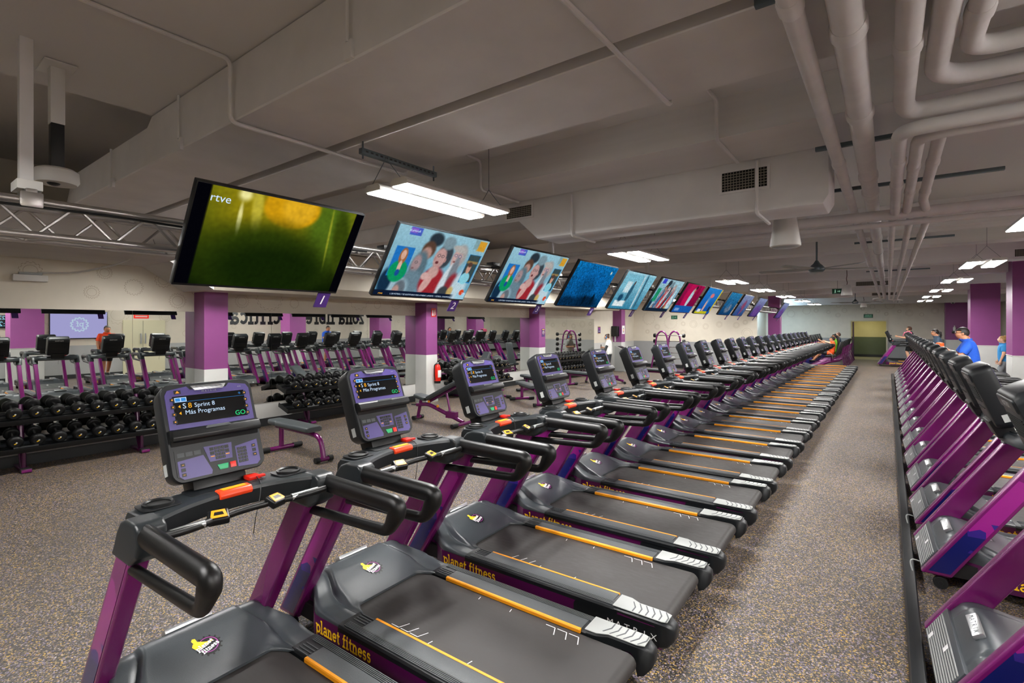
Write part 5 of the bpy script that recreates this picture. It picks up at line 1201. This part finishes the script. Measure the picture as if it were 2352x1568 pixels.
o, P_ = person('bearded man in navy shirt on the lone treadmill by the far doorway', (.80, 29.6, .228), pi, 1.66, pz, cl('navy2', '1c2738'), cl('black2', '16181c'), M_skin2, M_hairb, 'short'); headphones(P_, M_char)
k, up, hx = P_['k'], P_['up'], P_['hx']; bm = B(); ell(bm, Vector(up(.577, hx+.050))*k, tuple(Vector((.055, .060, .040))*k), 12); obj('beard', bm, M_hairb, o)
# pink towel thrown over a console farther along the right row
bm = B(); prism(bm, [(-.16, -.02), (-.12, .12), (0, .16), (.10, .12), (.13, -.06), (.115, -.06), (.085, .105), (0, .145), (-.105, .105), (-.145, -.02)], -.17, .17)
q = obj('towel', bm, cl('pink', 'd8587a'), bevel=.004); q.location = (.255+.33, YR[-1], 1.54); tag(q, 'pink towel draped over the last console of the right row', 'towel')
pz = dict(stand, nod=.06, lean=radians(2), legs=[((.03, .09, .50), (.0, .10, .09)), ((.03, -.09, .50), (-.02, -.10, .09))], arms=[((.06, .22, 1.14), (.26, .08, 1.16)), ((.06, -.22, 1.14), (.26, -.08, 1.14))])
o, P_ = person('woman in white shirt with blue headphones looking at her phone near the mirror', (-8.69, 17.88, .0), radians(190), 1.60, pz, cl('white', 'd9dad6'), cl('shorts', '2c3238'), M_skin2, M_hairb, 'bun', True, 'f'); headphones(P_, mat('headphone_blue', '2f7fb8', .4))
q = obj('phone', bx(.30, .315, -.04, .04, 1.04, 1.17), M_black, bevel=.004); q.location = o.location; q.rotation_euler = o.rotation_euler; tag(q, 'dark phone held by the woman in white', 'phone')
o, P_ = person('man in orange shirt on a right-row treadmill, seen only in the mirror', (1.62, 5.29, .228), pi, 1.72, dict(stand, lean=radians(4)), cl('orange2', 'e8471a'), cl('black3', '16181c'), M_skin, M_hairg, 'short')
o, P_ = person('blond person in a light blue top half hidden behind the right pillar', (2.86, 21.6, .0), pi, 1.62, stand, cl('sky', '2f86c4'), cl('grey', '8a8e92'), M_skin2, mat('blond', 'a8834f', .6), 'bun', False, 'f')
sit = dict(pelvis=.78, lean=radians(-6), legs=[((.44, .12, .80), (.70, .13, .44)), ((.40, -.12, .82), (.82, -.13, .54))], arms=[((.14, .25, 1.0), (.46, .20, 1.10)), ((.14, -.25, 1.0), (.46, -.20, 1.10))])
o, P_ = person('dark-haired person in orange shirt pedalling the nearest recumbent bike', (-1.97, 25.75, .0), pi, 1.62, dict(sit, arms=[((.10, .28, 1.12), (.40, .22, 1.34)), ((.16, -.24, 1.02), (.48, -.2, 1.18))]), cl('orange3', 'ee5a1c'), cl('black4', '17181b'), M_skin, M_hair, 'short', True, 'f')
o, P_ = person('woman in lime shirt with a long dark ponytail on the second recumbent bike', (-1.97, 26.73, .0), pi, 1.74, sit, cl('lime', '6fb02a'), cl('black5', '17181b'), M_skin, M_hair, 'long', False, 'f')
o, P_ = person('man in dark blue shirt on the recumbent bike beyond the woman in lime', (-1.97, 28.69, .0), pi, 1.78, sit, cl('denim', '27384f'), cl('black6', '17181b'), M_skin2, M_hairb, 'short', True)

# loose power leads where the right row meets the cable channel
for i, y in enumerate((3.25, 4.95, 6.1)):
    tag(obj('power_lead', tube(B(), arc([(.15, y, .05), (.13, y+.05, .13), (.22, y+.10, .10), (.30, y+.08, .05)], .06), .005, 8), M_lgrey), '%s thin grey power lead looping over the cable channel' % ORD[i], 'cable')
# housings added for the corridor light and the cool corner fill light
o = thing('ceiling_lamp', 'square ceiling lamp inside the far corridor', 'lamp', (-1, 35.8, 2.6)); obj('housing', bx(-.33, .33, -.33, .33, -.035, 0), M_white, o, bevel=.004)
o = thing('fill_housing', 'housing added around the cool fill light in the far left corner', 'lamp', (-5.2, 31.0, 3.2)); Mh = Matrix.Rotation(radians(35), 4, 'X')
obj('housing', box(B(), -.62, .62, -.62, .62, .01, .05, Mh), M_white, o, bevel=.006)
for x in (-.5, .5): obj('hanger_rod', tube(B(), [(x, 0, .03), (x, 0, .4)], .008, 6), M_steel, o)
